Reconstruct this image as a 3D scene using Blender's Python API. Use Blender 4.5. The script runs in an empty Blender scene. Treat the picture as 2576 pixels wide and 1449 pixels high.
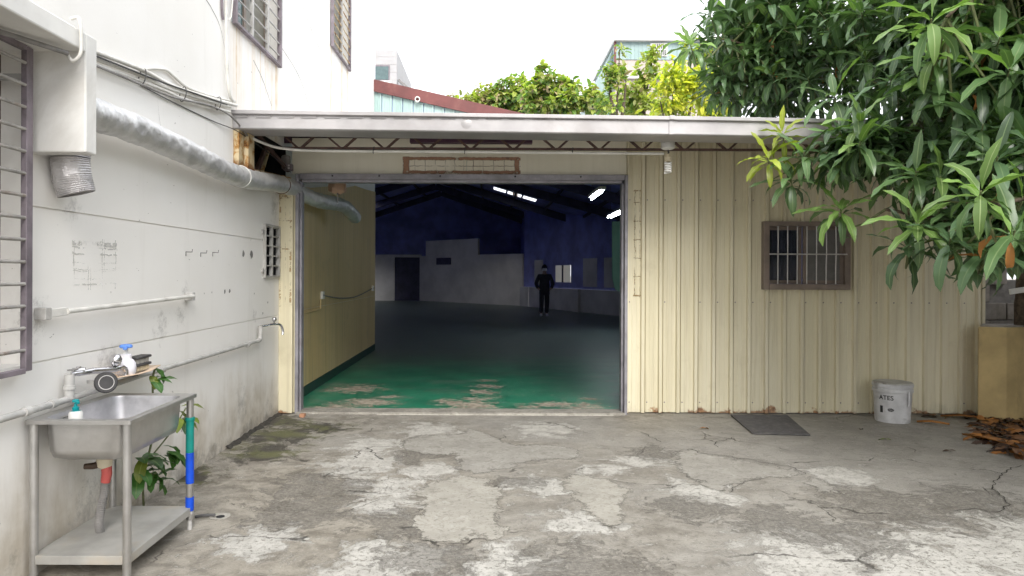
import bpy, bmesh, math, random
import numpy as np
from mathutils import Vector, Matrix, noise as mnoise
random.seed(7); np.random.seed(7)
S = bpy.context.scene
COL = S.collection
R_ = math.radians

# ------------------------------------------------------------------ camera
cam_d = bpy.data.cameras.new('camera'); cam = bpy.data.objects.new('camera', cam_d); COL.objects.link(cam)
cam.location = (0, 0, 1.5)
cam.rotation_euler = (Matrix.Rotation(R_(90), 3, 'X') @ Matrix.Rotation(0.004, 3, 'Z')).to_euler()
cam_d.sensor_width = 36; cam_d.lens = 36 * 1750 / 2576
cam_d.shift_x = 52 / 2576; cam_d.shift_y = -36.5 / 2576
cam_d.clip_start = 0.05; cam_d.clip_end = 2000
S.camera = cam
# ------------------------------------------------------------------ sky, sun, exposure
SUN_DIR = Vector((0.16, -0.93, 0.70)).normalized()
EL = math.asin(SUN_DIR.z); AZ = math.atan2(SUN_DIR.x, SUN_DIR.y)
W = bpy.data.worlds.new('World'); S.world = W; W.use_nodes = True
wt = W.node_tree; wt.nodes.clear()
sky = wt.nodes.new('ShaderNodeTexSky'); sky.sky_type = 'NISHITA'; sky.sun_disc = False
sky.sun_elevation = EL; sky.sun_rotation = AZ; sky.dust_density = 4; sky.air_density = 1.0
tc = wt.nodes.new('ShaderNodeTexCoord')
cl = wt.nodes.new('ShaderNodeTexNoise'); cl.inputs['Scale'].default_value = 2.2; cl.inputs['Detail'].default_value = 6
cl.inputs['Roughness'].default_value = 0.55
wt.links.new(tc.outputs['Generated'], cl.inputs['Vector'])
cr = wt.nodes.new('ShaderNodeValToRGB')
cr.color_ramp.elements[0].position = 0.30; cr.color_ramp.elements[0].color = (7.6, 7.9, 8.5, 1)
cr.color_ramp.elements[1].position = 0.72; cr.color_ramp.elements[1].color = (9.6, 9.7, 10.0, 1)
wt.links.new(cl.outputs['Fac'], cr.inputs['Fac'])
mx = wt.nodes.new('ShaderNodeMix'); mx.data_type = 'RGBA'; mx.inputs[0].default_value = 0.93
wt.links.new(sky.outputs[0], mx.inputs[6]); wt.links.new(cr.outputs[0], mx.inputs[7])
bg = wt.nodes.new('ShaderNodeBackground'); bg.inputs['Strength'].default_value = 0.10
wo = wt.nodes.new('ShaderNodeOutputWorld')
wt.links.new(mx.outputs[2], bg.inputs['Color']); wt.links.new(bg.outputs[0], wo.inputs['Surface'])
sd = bpy.data.lights.new('sun', 'SUN'); sd.energy = 1.5; sd.angle = R_(32); sd.color = (1, 0.97, 0.92)
sun = bpy.data.objects.new('sun', sd); COL.objects.link(sun)
sun.rotation_euler = SUN_DIR.to_track_quat('Z', 'Y').to_euler(); sun.location = (20, -20, 30)
S.view_settings.view_transform = 'Standard'; S.view_settings.look = 'None'
S.view_settings.exposure = 1.26; S.view_settings.gamma = 1
S.view_settings.use_curve_mapping = False
S.render.engine = 'CYCLES'
S.cycles.use_denoising = True
S.cycles.max_bounces = 10; S.cycles.diffuse_bounces = 8; S.cycles.glossy_bounces = 2; S.cycles.transmission_bounces = 4; S.cycles.transparent_max_bounces = 16
S.cycles.use_adaptive_sampling = True; S.cycles.adaptive_threshold = 0.03

# ------------------------------------------------------------------ material helpers
MATS = {}
class NT:
    def __init__(s, name):
        s.m = bpy.data.materials.new(name); s.m.use_nodes = True; s.t = s.m.node_tree
        s.t.nodes.clear(); s.out = s.t.nodes.new('ShaderNodeOutputMaterial')
        s.b = s.t.nodes.new('ShaderNodeBsdfPrincipled'); s.t.links.new(s.b.outputs[0], s.out.inputs[0])
        s._pos = None
        MATS[name] = s.m
    def put(s, v, sock):
        if v is None: return
        if isinstance(v, bpy.types.NodeSocket): s.t.links.new(v, sock)
        elif isinstance(v, (tuple, list)) and sock.type == 'RGBA': sock.default_value = tuple(v) + ((1,) if len(v) == 3 else ())
        else: sock.default_value = v
    def pos(s):
        if s._pos is None: s._pos = s.t.nodes.new('ShaderNodeNewGeometry').outputs['Position']
        return s._pos
    def obj(s):
        return s.t.nodes.new('ShaderNodeTexCoord').outputs['Object']
    def math(s, op, a, b=None, c=None, clamp=False):
        n = s.t.nodes.new('ShaderNodeMath'); n.operation = op; n.use_clamp = clamp
        s.put(a, n.inputs[0]); s.put(b, n.inputs[1]); s.put(c, n.inputs[2]); return n.outputs[0]
    def vm(s, op, a, b=None):
        n = s.t.nodes.new('ShaderNodeVectorMath'); n.operation = op
        s.put(a, n.inputs[0]); s.put(b, n.inputs[1])
        return n.outputs['Value'] if op in ('LENGTH', 'DISTANCE', 'DOT_PRODUCT') else n.outputs[0]
    def sc(s, v, x, y, z): return s.vm('MULTIPLY', v, (x, y, z))
    def sep(s, v):
        n = s.t.nodes.new('ShaderNodeSeparateXYZ'); s.put(v, n.inputs[0]); return n.outputs
    def noise(s, scale, v=None, detail=5, rough=0.55, dist=0, col=False):
        n = s.t.nodes.new('ShaderNodeTexNoise'); s.put(v if v is not None else s.pos(), n.inputs['Vector'])
        n.inputs['Scale'].default_value = scale; n.inputs['Detail'].default_value = detail
        n.inputs['Roughness'].default_value = rough; n.inputs['Distortion'].default_value = dist
        return n.outputs['Color' if col else 'Fac']
    def voro(s, scale, v=None, feature='F1', out='Distance', rnd=1):
        n = s.t.nodes.new('ShaderNodeTexVoronoi'); n.feature = feature
        s.put(v if v is not None else s.pos(), n.inputs['Vector']); n.inputs['Scale'].default_value = scale
        n.inputs['Randomness'].default_value = rnd
        return n.outputs[out]
    def step(s, v, a, b):           # smooth 0..1 between a and b
        n = s.t.nodes.new('ShaderNodeMapRange'); n.interpolation_type = 'SMOOTHSTEP'
        s.put(v, n.inputs[0]); s.put(a, n.inputs[1]); s.put(b, n.inputs[2]); return n.outputs[0]
    def mix(s, f, a, b, mode='MIX'):
        n = s.t.nodes.new('ShaderNodeMix'); n.data_type = 'RGBA'; n.blend_type = mode
        s.put(f, n.inputs[0]); s.put(a, n.inputs[6]); s.put(b, n.inputs[7]); return n.outputs[2]
    def blob(s, pts, v=None):       # 1 at the centre of each spot, falling to 0 at its radius
        v = v if v is not None else s.pos(); r = None
        for (c, rad) in pts:
            d = s.vm('DISTANCE', v, c)
            k = s.math('MULTIPLY_ADD', d, -1 / rad, 1)
            r = k if r is None else s.math('MAXIMUM', r, k)
        return r
    def bump(s, h, strength=0.3, dist=0.01):
        n = s.t.nodes.new('ShaderNodeBump'); n.inputs['Strength'].default_value = strength
        n.inputs['Distance'].default_value = dist; s.put(h, n.inputs['Height'])
        s.t.links.new(n.outputs[0], s.b.inputs['Normal'])
    def done(s, col, rough=0.6, metal=0, spec=0.5):
        s.put(col, s.b.inputs['Base Color']); s.put(rough, s.b.inputs['Roughness']); s.put(metal, s.b.inputs['Metallic'])
        s.b.inputs['Specular IOR Level'].default_value = spec
        return s.m
    def alpha(s, a):
        s.put(a, s.b.inputs['Alpha'])

def plain(name, col, rough=0.5, metal=0, var=0.25, scale=12, spec=0.5, dirt=None, bump=0.0):
    n = NT(name); f = n.noise(scale, n.obj(), 5, 0.6)
    dk = tuple(c * (1 - var) for c in col); lt = tuple(min(1, c * (1 + var * 0.6)) for c in col)
    c = n.mix(n.step(f, 0.3, 0.7), dk, lt)
    if dirt:
        g = n.noise(scale * 0.5, n.obj(), 8, 0.7, 0.5)
        c = n.mix(n.math('MULTIPLY', n.step(g, 0.5, 0.68), dirt[1]), c, dirt[0])
    if bump: n.bump(n.noise(scale * 4, n.obj(), 6), bump, 0.004)
    r = n.math('MULTIPLY_ADD', f, 0.25, rough - 0.12)
    return n.done(c, r, metal, spec)

# ---- yard concrete
def yard_material(name='yard_concrete'):
    n = NT(name); p = n.pos()
    wv = n.vm('ADD', p, n.vm('MULTIPLY', n.vm('SUBTRACT', n.noise(2.2, p, 5, 0.6, 0, True), (0.5, 0.5, 0.5)), (0.5, 0.42, 0)))
    fine = n.noise(38, p, 6, 0.7)
    med = n.noise(5.5, wv, 7, 0.70)
    mot = n.noise(17, p, 6, 0.72)
    big = n.noise(0.9, wv, 6, 0.6)
    c = n.mix(n.step(med, 0.34, 0.66), (0.215, 0.197, 0.168), (0.365, 0.343, 0.302))
    c = n.mix(n.math('MULTIPLY', n.step(mot, 0.50, 0.68), 0.6), c, (0.13, 0.117, 0.097))
    c = n.mix(n.math('MULTIPLY', n.step(big, 0.42, 0.66), 0.6), c, (0.37, 0.355, 0.325))
    # warmer, rougher zone by the left wall
    warm = n.step(n.blob([((-1.1, 4.6, 0), 1.7), ((-1.5, 3.4, 0), 1.5)], wv), 0.0, 0.6)
    c = n.mix(n.math('MULTIPLY', warm, 0.55), c, n.mix(n.step(med, 0.35, 0.62), (0.15, 0.130, 0.100), (0.37, 0.335, 0.275)))
    # smoother grey zone at the back and right
    sm = n.step(n.blob([((3.2, 6.4, 0), 2.0), ((4.4, 5.6, 0), 1.7), ((0.6, 6.9, 0), 0.9), ((2.0, 6.2, 0), 0.9)], wv), 0.05, 0.4)
    smc = n.mix(n.step(n.noise(2.4, wv, 6, 0.66), 0.36, 0.62), (0.27, 0.257, 0.234), (0.365, 0.35, 0.32))
    smc = n.mix(n.math('MULTIPLY', n.step(n.noise(13, n.sc(wv, 0.7, 1.3, 1), 6, 0.72), 0.53, 0.66), 0.55), smc, (0.135, 0.125, 0.11))
    c = n.mix(n.math('MULTIPLY', sm, 0.75), c, smc)
    # worn white coating
    wb = n.blob([((-1.02, 6.0, 0), .42), ((-1.0, 5.5, 0), .45), ((-.72, 4.9, 0), .40), ((-.66, 4.5, 0), .30), ((-.5, 5.3, 0), .3),
                 ((.10, 3.6, 0), .35), ((.36, 4.9, 0), .36), ((.54, 4.2, 0), .32), ((.9, 5.3, 0), .25), ((1.75, 3.65, 0), .55),
                 ((2.2, 3.6, 0), .65), ((2.75, 3.75, 0), .65), ((1.45, 4.8, 0), .35), ((2.6, 5.2, 0), .35), ((3.2, 4.1, 0), .45),
                 ((-.55, 3.6, 0), .4), ((1.2, 5.6, 0), .3), ((-1.3, 3.9, 0), .3), ((0.5, 6.7, 0), .4), ((-.6, 6.7, 0), .4)], wv)
    rag = n.noise(6.5, wv, 8, 0.74)
    wm = n.step(n.math('ADD', wb, n.math('MULTIPLY_ADD', rag, 3.4, -1.7)), 0.10, 0.55)
    fl = n.step(n.noise(10, n.sc(wv, 0.75, 1.25, 1), 8, 0.76), 0.555, 0.645)
    fl2 = n.math('MULTIPLY', fl, n.step(n.noise(1.1, p, 3), 0.34, 0.52))
    wm = n.math('MAXIMUM', wm, n.math('MULTIPLY', fl2, 0.85))
    wm = n.math('MULTIPLY', wm, n.step(n.noise(34, p, 5, 0.75), 0.33, 0.47))
    wc = n.mix(n.step(n.noise(9, p, 6), 0.35, 0.65), (0.45, 0.435, 0.40), (0.56, 0.545, 0.505))
    c = n.mix(wm, c, wc)
    # exposed dark aggregate
    db = n.blob([((-1.2, 4.9, 0), .5), ((-1.2, 4.4, 0), .5), ((-.33, 3.65, 0), .35), ((1.34, 5.85, 0), .35), ((1.3, 4.45, 0), .35),
                 ((1.8, 4.2, 0), .45), ((2.1, 3.95, 0), .4), ((3.2, 4.6, 0), .5), ((-.5, 4.15, 0), .4), ((.5, 3.5, 0), .5), ((2.6, 4.5, 0), .6),
                 ((0.2, 5.0, 0), .25), ((-0.6, 5.7, 0), .25)], wv)
    dm = n.step(n.math('ADD', db, n.math('MULTIPLY_ADD', n.noise(9, wv, 8, 0.77), 3.4, -1.75)), 0.25, 0.42)
    c = n.mix(n.math('MULTIPLY', dm, 0.62), c, n.mix(n.step(fine, 0.4, 0.6), (0.085, 0.078, 0.068), (0.22, 0.205, 0.18)))
    sp = n.step(n.noise(75, p, 3, 0.6), 0.60, 0.68)
    c = n.mix(n.math('MULTIPLY', sp, 0.55), c, (0.085, 0.078, 0.066))
    sp2 = n.step(n.noise(52, n.vm('ADD', p, (7, 3, 0)), 3, 0.6), 0.64, 0.70)
    c = n.mix(n.math('MULTIPLY', sp2, 0.6), c, (0.52, 0.505, 0.47))
    # mossy dark corner
    mb = n.blob([((-1.95, 6.35, 0), .62), ((-1.65, 6.75, 0), .42), ((-1.9, 5.8, 0), .5), ((-2.15, 7.0, 0), .5), ((-2.2, 5.1, 0), .3)], wv)
    mm = n.step(n.math('ADD', mb, n.math('MULTIPLY_ADD', n.noise(8, wv, 7, 0.72), 2.6, -1.35)), 0.1, 0.6)
    mc = n.mix(n.step(n.noise(3.0, p, 4), 0.42, 0.6), (0.035, 0.031, 0.024), (0.10, 0.105, 0.035))
    c = n.mix(n.math('MULTIPLY', mm, 0.85), c, mc)
    # hairline cracks
    ck = n.voro(0.95, n.vm('ADD', wv, n.vm('MULTIPLY', n.noise(9, p, 6, 0.6, 0, True), (0.09, 0.09, 0))), 'DISTANCE_TO_EDGE')
    cm = n.math('MULTIPLY', n.math('SUBTRACT', 1, n.step(ck, 0.002, 0.008)), n.step(n.noise(1.7, p, 3), 0.50, 0.60))
    c = n.mix(n.math('MULTIPLY', cm, 0.8), c, (0.06, 0.055, 0.048))
    h = n.math('ADD', n.math('MULTIPLY', fine, 0.35), n.math('ADD', n.math('MULTIPLY', wm, 0.5), n.math('MULTIPLY', med, 0.5)))
    h = n.math('SUBTRACT', h, n.math('MULTIPLY', n.math('ADD', cm, n.math('MULTIPLY', dm, 0.4)), 0.8))
    n.bump(h, 0.7, 0.014)
    c = n.mix(1.0, c, (0.92, 0.912, 0.90), 'MULTIPLY')
    return n.done(c, n.math('MULTIPLY_ADD', med, 0.2, 0.68), 0, 0.35)

def cement_material(name, a, b, worn=True):
    n = NT(name); p = n.pos()
    wv = n.vm('ADD', p, n.vm('MULTIPLY', n.noise(4, p, 4, 0.6, 0, True), (0.3, 0.3, 0)))
    c = n.mix(n.step(n.noise(3.2, p, 7, 0.66, 0.6), 0.35, 0.65), a, b)
    c = n.mix(n.math('MULTIPLY', n.step(n.noise(11, wv, 7, 0.76), 0.50, 0.66), 0.6), c, (0.22, 0.205, 0.175))
    c = n.mix(n.math('MULTIPLY', n.step(n.noise(26, p, 5, 0.74), 0.53, 0.68), 0.55), c, (0.17, 0.157, 0.133))
    c = n.mix(n.math('MULTIPLY', n.step(n.noise(14, n.vm('ADD', wv, (5, 2, 0)), 7, 0.74), 0.56, 0.66), 0.5), c, (0.56, 0.55, 0.515))
    c = n.mix(n.math('MULTIPLY', n.step(n.noise(50, p, 3), 0.60, 0.7), 0.5), c, (0.17, 0.16, 0.14))
    if worn:      # the thin screed breaks up towards its edge; rim paints dirt and edge shading
        at = n.t.nodes.new('ShaderNodeAttribute'); at.attribute_name = 'tint'; e = n.sep(at.outputs['Color'])[0]
        k = n.math('ADD', e, n.math('MULTIPLY_ADD', n.noise(8, wv, 8, 0.76), 3.0, -1.5))
        n.alpha(n.step(k, 0.0, 0.3))
        rim = n.math('MULTIPLY', n.math('SUBTRACT', 1, n.step(k, 0.13, 0.24)), n.step(n.noise(2.2, p, 3), 0.46, 0.60))
        c = n.mix(n.math('MULTIPLY', rim, 0.85), c, (0.07, 0.062, 0.05))
    c = n.mix(1.0, c, (0.88, 0.87, 0.85), 'MULTIPLY')
    n.bump(n.noise(24, p, 6, 0.68), 0.4, 0.006)
    return n.done(c, 0.75, 0, 0.35)

# ---- white rendered wall with grime and rust runs
def wall_material():
    n = NT('white_render'); p = n.pos(); X, Yc, Z = n.sep(p)
    c = n.mix(n.step(n.noise(0.9, p, 5), 0.3, 0.7), (0.785, 0.765, 0.725), (0.83, 0.815, 0.785))
    run = n.noise(1.0, n.sc(p, 5, 5, 0.35), 7, 0.65)
    c = n.mix(n.math('MULTIPLY', n.step(run, 0.54, 0.74), 0.28), c, (0.56, 0.53, 0.48))
    # splash grime low on the wall
    low = n.math('ADD', n.math('MULTIPLY_ADD', Z, -1.05, 0.72), n.math('MULTIPLY_ADD', n.noise(1.0, n.sc(p, 3.5, 3.5, 0.9), 8, 0.66), 1.3, -0.65))
    low = n.math('MULTIPLY', n.step(low, 0.0, 0.75), 0.8)
    c = n.mix(low, c, n.mix(n.step(n.noise(6, p, 7), 0.35, 0.65), (0.42, 0.36, 0.27), (0.60, 0.55, 0.47)))
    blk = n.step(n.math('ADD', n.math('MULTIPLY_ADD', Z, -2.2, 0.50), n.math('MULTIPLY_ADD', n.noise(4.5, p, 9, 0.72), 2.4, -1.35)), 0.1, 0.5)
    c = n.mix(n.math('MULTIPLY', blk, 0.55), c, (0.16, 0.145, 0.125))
    # rust runs under the two barred upper windows
    st = n.noise(1.0, n.sc(p, 6.5, 6.5, 0.45), 7, 0.7)
    def zone(y0, y1, z0, z1, core):
        m = n.math('MULTIPLY', n.math('MULTIPLY', n.step(Yc, y0 - .08, y0 + .03), n.math('SUBTRACT', 1, n.step(Yc, y1 - .03, y1 + .06))),
                   n.math('MULTIPLY', n.step(Z, z0 - 0.9, z1), n.math('SUBTRACT', 1, n.step(Z, z1 + .0, z1 + .03))))
        k = None
        for (yc, w) in core:
            q = n.step(n.math('MULTIPLY_ADD', n.math('ABSOLUTE', n.math('SUBTRACT', Yc, yc)), -1 / w, 1), 0, 0.8)
            k = q if k is None else n.math('MAXIMUM', k, q)
        s_ = n.math('MAXIMUM', n.math('MULTIPLY', n.step(st, 0.44, 0.70), 0.6), n.math('MULTIPLY', k, n.step(st, 0.25, 0.6)))
        return n.math('MULTIPLY', m, s_)
    r1 = zone(6.0, 7.32, 3.0, 3.66, [(7.24, .06), (6.12, .03), (6.75, .02)])
    r2 = zone(9.62, 10.9, 3.2, 4.66, [(9.72, .10), (10.4, .16), (10.82, .06)])
    rr = n.math('MAXIMUM', r1, r2)
    c = n.mix(n.math('MULTIPLY', rr, 0.75), c, n.mix(n.step(n.noise(9, p, 4), 0.35, 0.6), (0.55, 0.37, 0.16), (0.66, 0.55, 0.38)))
    # scuffs round fixings
    sb = n.blob([((-2.25, 3.42, 1.29), .17), ((-2.25, 5.12, 1.34), .16), ((-2.25, 4.75, 1.14), .18), ((-2.25, 5.03, 1.19), .13), ((-2.25, 4.1, 0.98), .2),
                 ((-2.25, 3.9, 0.18), .3), ((-2.25, 3.75, 1.83), .12), ((-2.25, 6.6, 1.1), .12), ((-2.25, 6.3, .3), .3), ((-2.25, 7.2, 2.2), .25)], p)
    sm = n.step(n.math('ADD', sb, n.math('MULTIPLY_ADD', n.noise(17, p, 7, 0.8), 3.6, -2.05)), 0.1, 1.0)
    c = n.mix(n.math('MULTIPLY', sm, 0.5), c, (0.27, 0.255, 0.235))
    sc_ = n.step(n.noise(30, n.sc(p, 1, 0.35, 1), 3, 0.6), 0.725, 0.75)
    c = n.mix(n.math('MULTIPLY', sc_, 0.7), c, (0.22, 0.2, 0.18))
    n.bump(n.math('ADD', n.noise(3, p, 4), n.math('MULTIPLY', n.noise(45, p, 6), 0.25)), 0.22, 0.012)
    return n.done(c, 0.72, 0, 0.3)

# ---- cream metal cladding
def clad_material(name, a, b, dirt, rust=True, amt=0.45):
    n = NT(name); p = n.pos(); X, Yc, Z = n.sep(p)
    c = n.mix(n.step(n.noise(1.0, n.sc(p, 3, 3, 0.3), 5), 0.35, 0.65), a, b)
    run = n.noise(1.0, n.sc(p, 16, 16, 0.5), 7, 0.66)
    c = n.mix(n.math('MULTIPLY', n.step(run, 0.48, 0.72), amt), c, dirt)
    c = n.mix(n.math('MULTIPLY', n.step(n.noise(2.0, p, 8, 0.68), 0.56, 0.70), amt * 0.6), c, dirt)
    if rust:
        m = n.step(n.math('ADD', n.math('MULTIPLY_ADD', Z, -9, 0.62), n.math('MULTIPLY_ADD', n.noise(5, n.sc(p, 1, 1, 1), 7, 0.66), 3.4, -1.9)), 0.05, 0.35)
        c = n.mix(n.math('MULTIPLY', m, 0.9), c, n.mix(n.step(n.noise(30, p, 4), 0.4, 0.6), (0.17, 0.06, 0.02), (0.34, 0.15, 0.05)))
        g = n.step(n.math('ADD', n.math('MULTIPLY_ADD', Z, -3.0, 0.6), n.math('MULTIPLY_ADD', n.noise(3, p, 8, 0.7), 2.2, -1.3)), 0.1, 0.7)
        c = n.mix(n.math('MULTIPLY', g, 0.3), c, (0.35, 0.33, 0.26))
    oi = n.t.nodes.new('ShaderNodeObjectInfo').outputs['Random']
    c = n.mix(n.math('MULTIPLY', oi, 0.16), c, n.mix(1.0, c, (0.60, 0.57, 0.50), 'MULTIPLY'))
    n.bump(n.math('ADD', n.noise(2.2, n.sc(p, 2, 2, 0.7), 3), n.math('MULTIPLY', n.noise(9, p, 3), 0.25)), 0.22, 0.02)
    return n.done(c, 0.48, 0, 0.45)

def rust_material():
    n = NT('rusty_steel'); p = n.pos()
    f = n.noise(9, p, 8, 0.68, 0.4)
    c = n.mix(n.step(f, 0.47, 0.58), (0.56, 0.46, 0.29), (0.36, 0.19, 0.06))
    c = n.mix(n.step(f, 0.57, 0.66), c, (0.11, 0.04, 0.018))
    c = n.mix(n.math('MULTIPLY', n.math('SUBTRACT', 1, n.step(n.sep(p)[2], 2.40, 2.52)), n.step(f, 0.36, 0.5)), c, (0.10, 0.035, 0.015))
    n.bump(n.noise(60, p, 6), 0.4, 0.004)
    return n.done(c, 0.85, 0, 0.2)

def residue_material(name, col, thr, grid):
    # glue left behind by a removed sign: only shreds of it are there (grid: list of lines (axis, at, width, strength))
    n = NT(name); p = n.pos(); xyz = n.sep(p); m = None
    wob = n.math('MULTIPLY_ADD', n.noise(14, p, 4), 0.03, -0.015)
    for (ax, at, w, st) in grid:
        d = n.math('ABSOLUTE', n.math('ADD', n.math('SUBTRACT', xyz[ax], at), wob))
        k = n.math('MULTIPLY', n.math('SUBTRACT', 1, n.step(d, w * 0.4, w)), st)
        m = k if m is None else n.math('MAXIMUM', m, k)
    m = n.math('MULTIPLY', m, n.math('MULTIPLY', n.step(n.noise(26, p, 6, 0.72), thr, thr + 0.12), n.step(n.noise(5, p, 4, 0.6), thr - 0.02, thr + 0.16)))
    n.alpha(m)
    return n.done(n.mix(n.noise(20, p, 4), tuple(c * 0.7 for c in col), tuple(min(1, c * 1.35) for c in col)), 0.8, 0, 0.2)

def green_floor_material():
    n = NT('green_painted_floor'); p = n.pos(); X, Yc, Z = n.sep(p)
    wv = n.vm('ADD', p, n.vm('MULTIPLY', n.vm('SUBTRACT', n.noise(3, p, 5, 0.6, 0, True), (.5, .5, .5)), (0.5, 0.5, 0)))
    c = n.mix(n.step(n.noise(1.6, p, 6), 0.35, 0.65), (0.014, 0.15, 0.085), (0.025, 0.21, 0.12))
    rear_mix = n.step(Yc, 9.6, 13.5)  # green gives way to grey with depth
    c = n.mix(n.math('MULTIPLY', rear_mix, 0.8), c, (0.15, 0.152, 0.155))
    dust = n.step(n.noise(2.2, n.sc(wv, 0.5, 1.5, 1), 7, 0.65), 0.45, 0.75)
    c = n.mix(n.math('MULTIPLY', dust, 0.45), c, (0.17, 0.19, 0.165))
    wb = n.blob([((-.22, 7.75, 0), .5), ((-.14, 8.25, 0), .34), ((-.1, 8.7, 0), .28), ((-.07, 9.15, 0), .24), ((-.05, 9.6, 0), .16), ((-.45, 7.95, 0), .3), ((.75, 7.9, 0), .36), ((.45, 7.75, 0), .25), ((1.05, 7.75, 0), .35), ((-1.4, 7.95, 0), .4), ((-1.2, 8.3, 0), .25), ((1.2, 8.2, 0), .2), ((-1.75, 8.9, 0), .5), ((-1.7, 7.7, 0), .4)], wv)
    wm = n.step(n.math('ADD', wb, n.math('MULTIPLY_ADD', n.noise(11, n.sc(wv, 0.55, 1.4, 1), 8, 0.80), 4.6, -2.42)), 0.25, 0.5)
    fl = n.step(n.noise(16, n.sc(wv, 0.6, 1.6, 1), 8, 0.72), 0.595, 0.65)
    wm = n.math('MAXIMUM', wm, n.math('MULTIPLY', n.math('MULTIPLY', fl, 0.8), n.math('SUBTRACT', 1, n.step(Yc, 8.4, 10))))
    cc = n.mix(n.step(n.noise(14, p, 6), 0.35, 0.65), (0.25, 0.21, 0.165), (0.43, 0.38, 0.31))
    c = n.mix(wm, c, cc)
    n.bump(n.math('SUBTRACT', n.noise(20, p, 5), n.math('MULTIPLY', wm, 0.6)), 0.3, 0.006)
    return n.done(c, n.math('MULTIPLY_ADD', wm, 0.3, 0.42), 0, 0.4)

def foil_material(name, col, rough, bs=0.5):
    n = NT(name); p = n.pos()
    c = n.mix(n.step(n.noise(6, p, 7, 0.65), 0.35, 0.65), tuple(v * 0.78 for v in col), col)
    g = n.step(n.noise(10, p, 8, 0.7), 0.56, 0.7)
    c = n.mix(n.math('MULTIPLY', g, 0.35), c, (0.25, 0.24, 0.22))
    n.bump(n.math('ADD', n.noise(22, n.sc(p, 1.0, 2.2, 1.0), 6, 0.6, 1.2), n.math('MULTIPLY', n.voro(16), 0.6)), bs, 0.02)
    return n.done(c, rough, 0.55, 0.5)

def leaf_material(name, col, rib, trans, gloss=0.36):
    n = NT(name)
    at = n.t.nodes.new('ShaderNodeAttribute'); at.attribute_name = 'tint'; tr, tg, tb = n.sep(at.outputs['Color'])
    oi = n.t.nodes.new('ShaderNodeObjectInfo').outputs['Random']
    v = n.math('FRACT', n.math('ADD', tg, oi))
    c = n.mix(v, tuple(k * 0.62 for k in col), tuple(min(1, k * 1.4) for k in col))
    c = n.mix(n.math('MULTIPLY', n.math('SUBTRACT', 1, n.step(tr, 0.02, 0.14)), 0.75), c, rib)
    n.put(c, n.b.inputs['Base Color']); n.b.inputs['Roughness'].default_value = gloss
    n.b.inputs['Specular IOR Level'].default_value = 0.5
    t = n.t.nodes.new('ShaderNodeBsdfTranslucent'); n.put(n.mix(1.0, c, (1.0, 1.25, 0.45), 'MULTIPLY'), t.inputs['Color'])
    mxs = n.t.nodes.new('ShaderNodeMixShader'); mxs.inputs[0].default_value = trans
    n.t.links.new(n.b.outputs[0], mxs.inputs[1]); n.t.links.new(t.outputs[0], mxs.inputs[2]); n.t.links.new(mxs.outputs[0], n.out.inputs[0])
    return n.m

def emit_material(name, col, st):
    n = NT(name); n.put(col, n.b.inputs['Emission Color']); n.b.inputs['Emission Strength'].default_value = st
    return n.done((0.8, 0.8, 0.8), 0.4)

def glass_material(name, tint, rough, alpha):
    n = NT(name); n.alpha(alpha)
    f = n.noise(5, n.pos(), 6, 0.65)
    return n.done(n.mix(n.step(f, .35, .65), tuple(k * 0.75 for k in tint), tint), rough, 0, 0.6)

def frost_material(name, col, a):
    n = NT(name)
    t = n.t.nodes.new('ShaderNodeBsdfTranslucent'); n.put(col, t.inputs['Color'])
    mxs = n.t.nodes.new('ShaderNodeMixShader'); mxs.inputs[0].default_value = a
    n.done(col, 0.5)
    n.t.links.new(n.b.outputs[0], mxs.inputs[1]); n.t.links.new(t.outputs[0], mxs.inputs[2]); n.t.links.new(mxs.outputs[0], n.out.inputs[0])
    return n.m

M_YARD = yard_material()
M_PATCH_A = cement_material('beige_cement', (0.37, 0.352, 0.312), (0.45, 0.43, 0.385))
M_PATCH_B = cement_material('grey_cement', (0.33, 0.315, 0.287), (0.40, 0.385, 0.353))
M_CRACK = plain('crack_dirt', (0.05, 0.045, 0.038), 0.9, var=0.5, scale=30)
M_EDGE = cement_material('worn_edge_cement', (0.44, 0.42, 0.38), (0.54, 0.52, 0.47), False)
M_SILL = cement_material('threshold_cement', (0.28, 0.265, 0.24), (0.42, 0.40, 0.36), False)
M_WALL = wall_material()
M_CREAM = clad_material('cream_cladding', (0.67, 0.615, 0.44), (0.75, 0.70, 0.535), (0.43, 0.37, 0.25))
M_HEAD = clad_material('header_sheet', (0.74, 0.705, 0.58), (0.80, 0.765, 0.65), (0.60, 0.56, 0.45), False, 0.3)
M_INCREAM = clad_material('inner_cream_paint', (0.60, 0.455, 0.215), (0.66, 0.51, 0.26), (0.33, 0.28, 0.17), False, 0.5)
M_GUTTER = plain('gutter_steel', (0.40, 0.385, 0.388), 0.38, 0.25, 0.22, 1.6, 0.5, ((0.25, 0.225, 0.21), 0.45))
M_TRUSS = plain('truss_steel', (0.10, 0.055, 0.045), 0.7, 0, 0.4, 14)
M_FRAME = plain('grey_door_steel', (0.27, 0.26, 0.285), 0.45, 0.2, 0.3, 5, 0.5, ((0.17, 0.14, 0.13), 0.5))
M_ROOF = clad_material('roof_sheet', (0.58, 0.57, 0.58), (0.66, 0.65, 0.66), (0.40, 0.37, 0.36), False, 0.5)
M_NAVY = plain('haze_navy_sheet', (0.26, 0.285, 0.62), 0.55, 0, 0.3, 1.2)  # the navy is lens haze put into the sheet colour
M_BEAM = plain('dark_beam', (0.045, 0.045, 0.09), 0.6, 0, 0.4, 3)
M_PURPLE = plain('maroon_beam', (0.06, 0.02, 0.045), 0.6, 0, 0.4, 3)
M_PART = plain('partition_paint', (0.66, 0.64, 0.60), 0.8, 0, 0.16, 0.8, 0.3)
M_PARTD = plain('partition_paint_dim', (0.60, 0.59, 0.58), 0.8, 0, 0.2, 0.8, 0.3)
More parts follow.
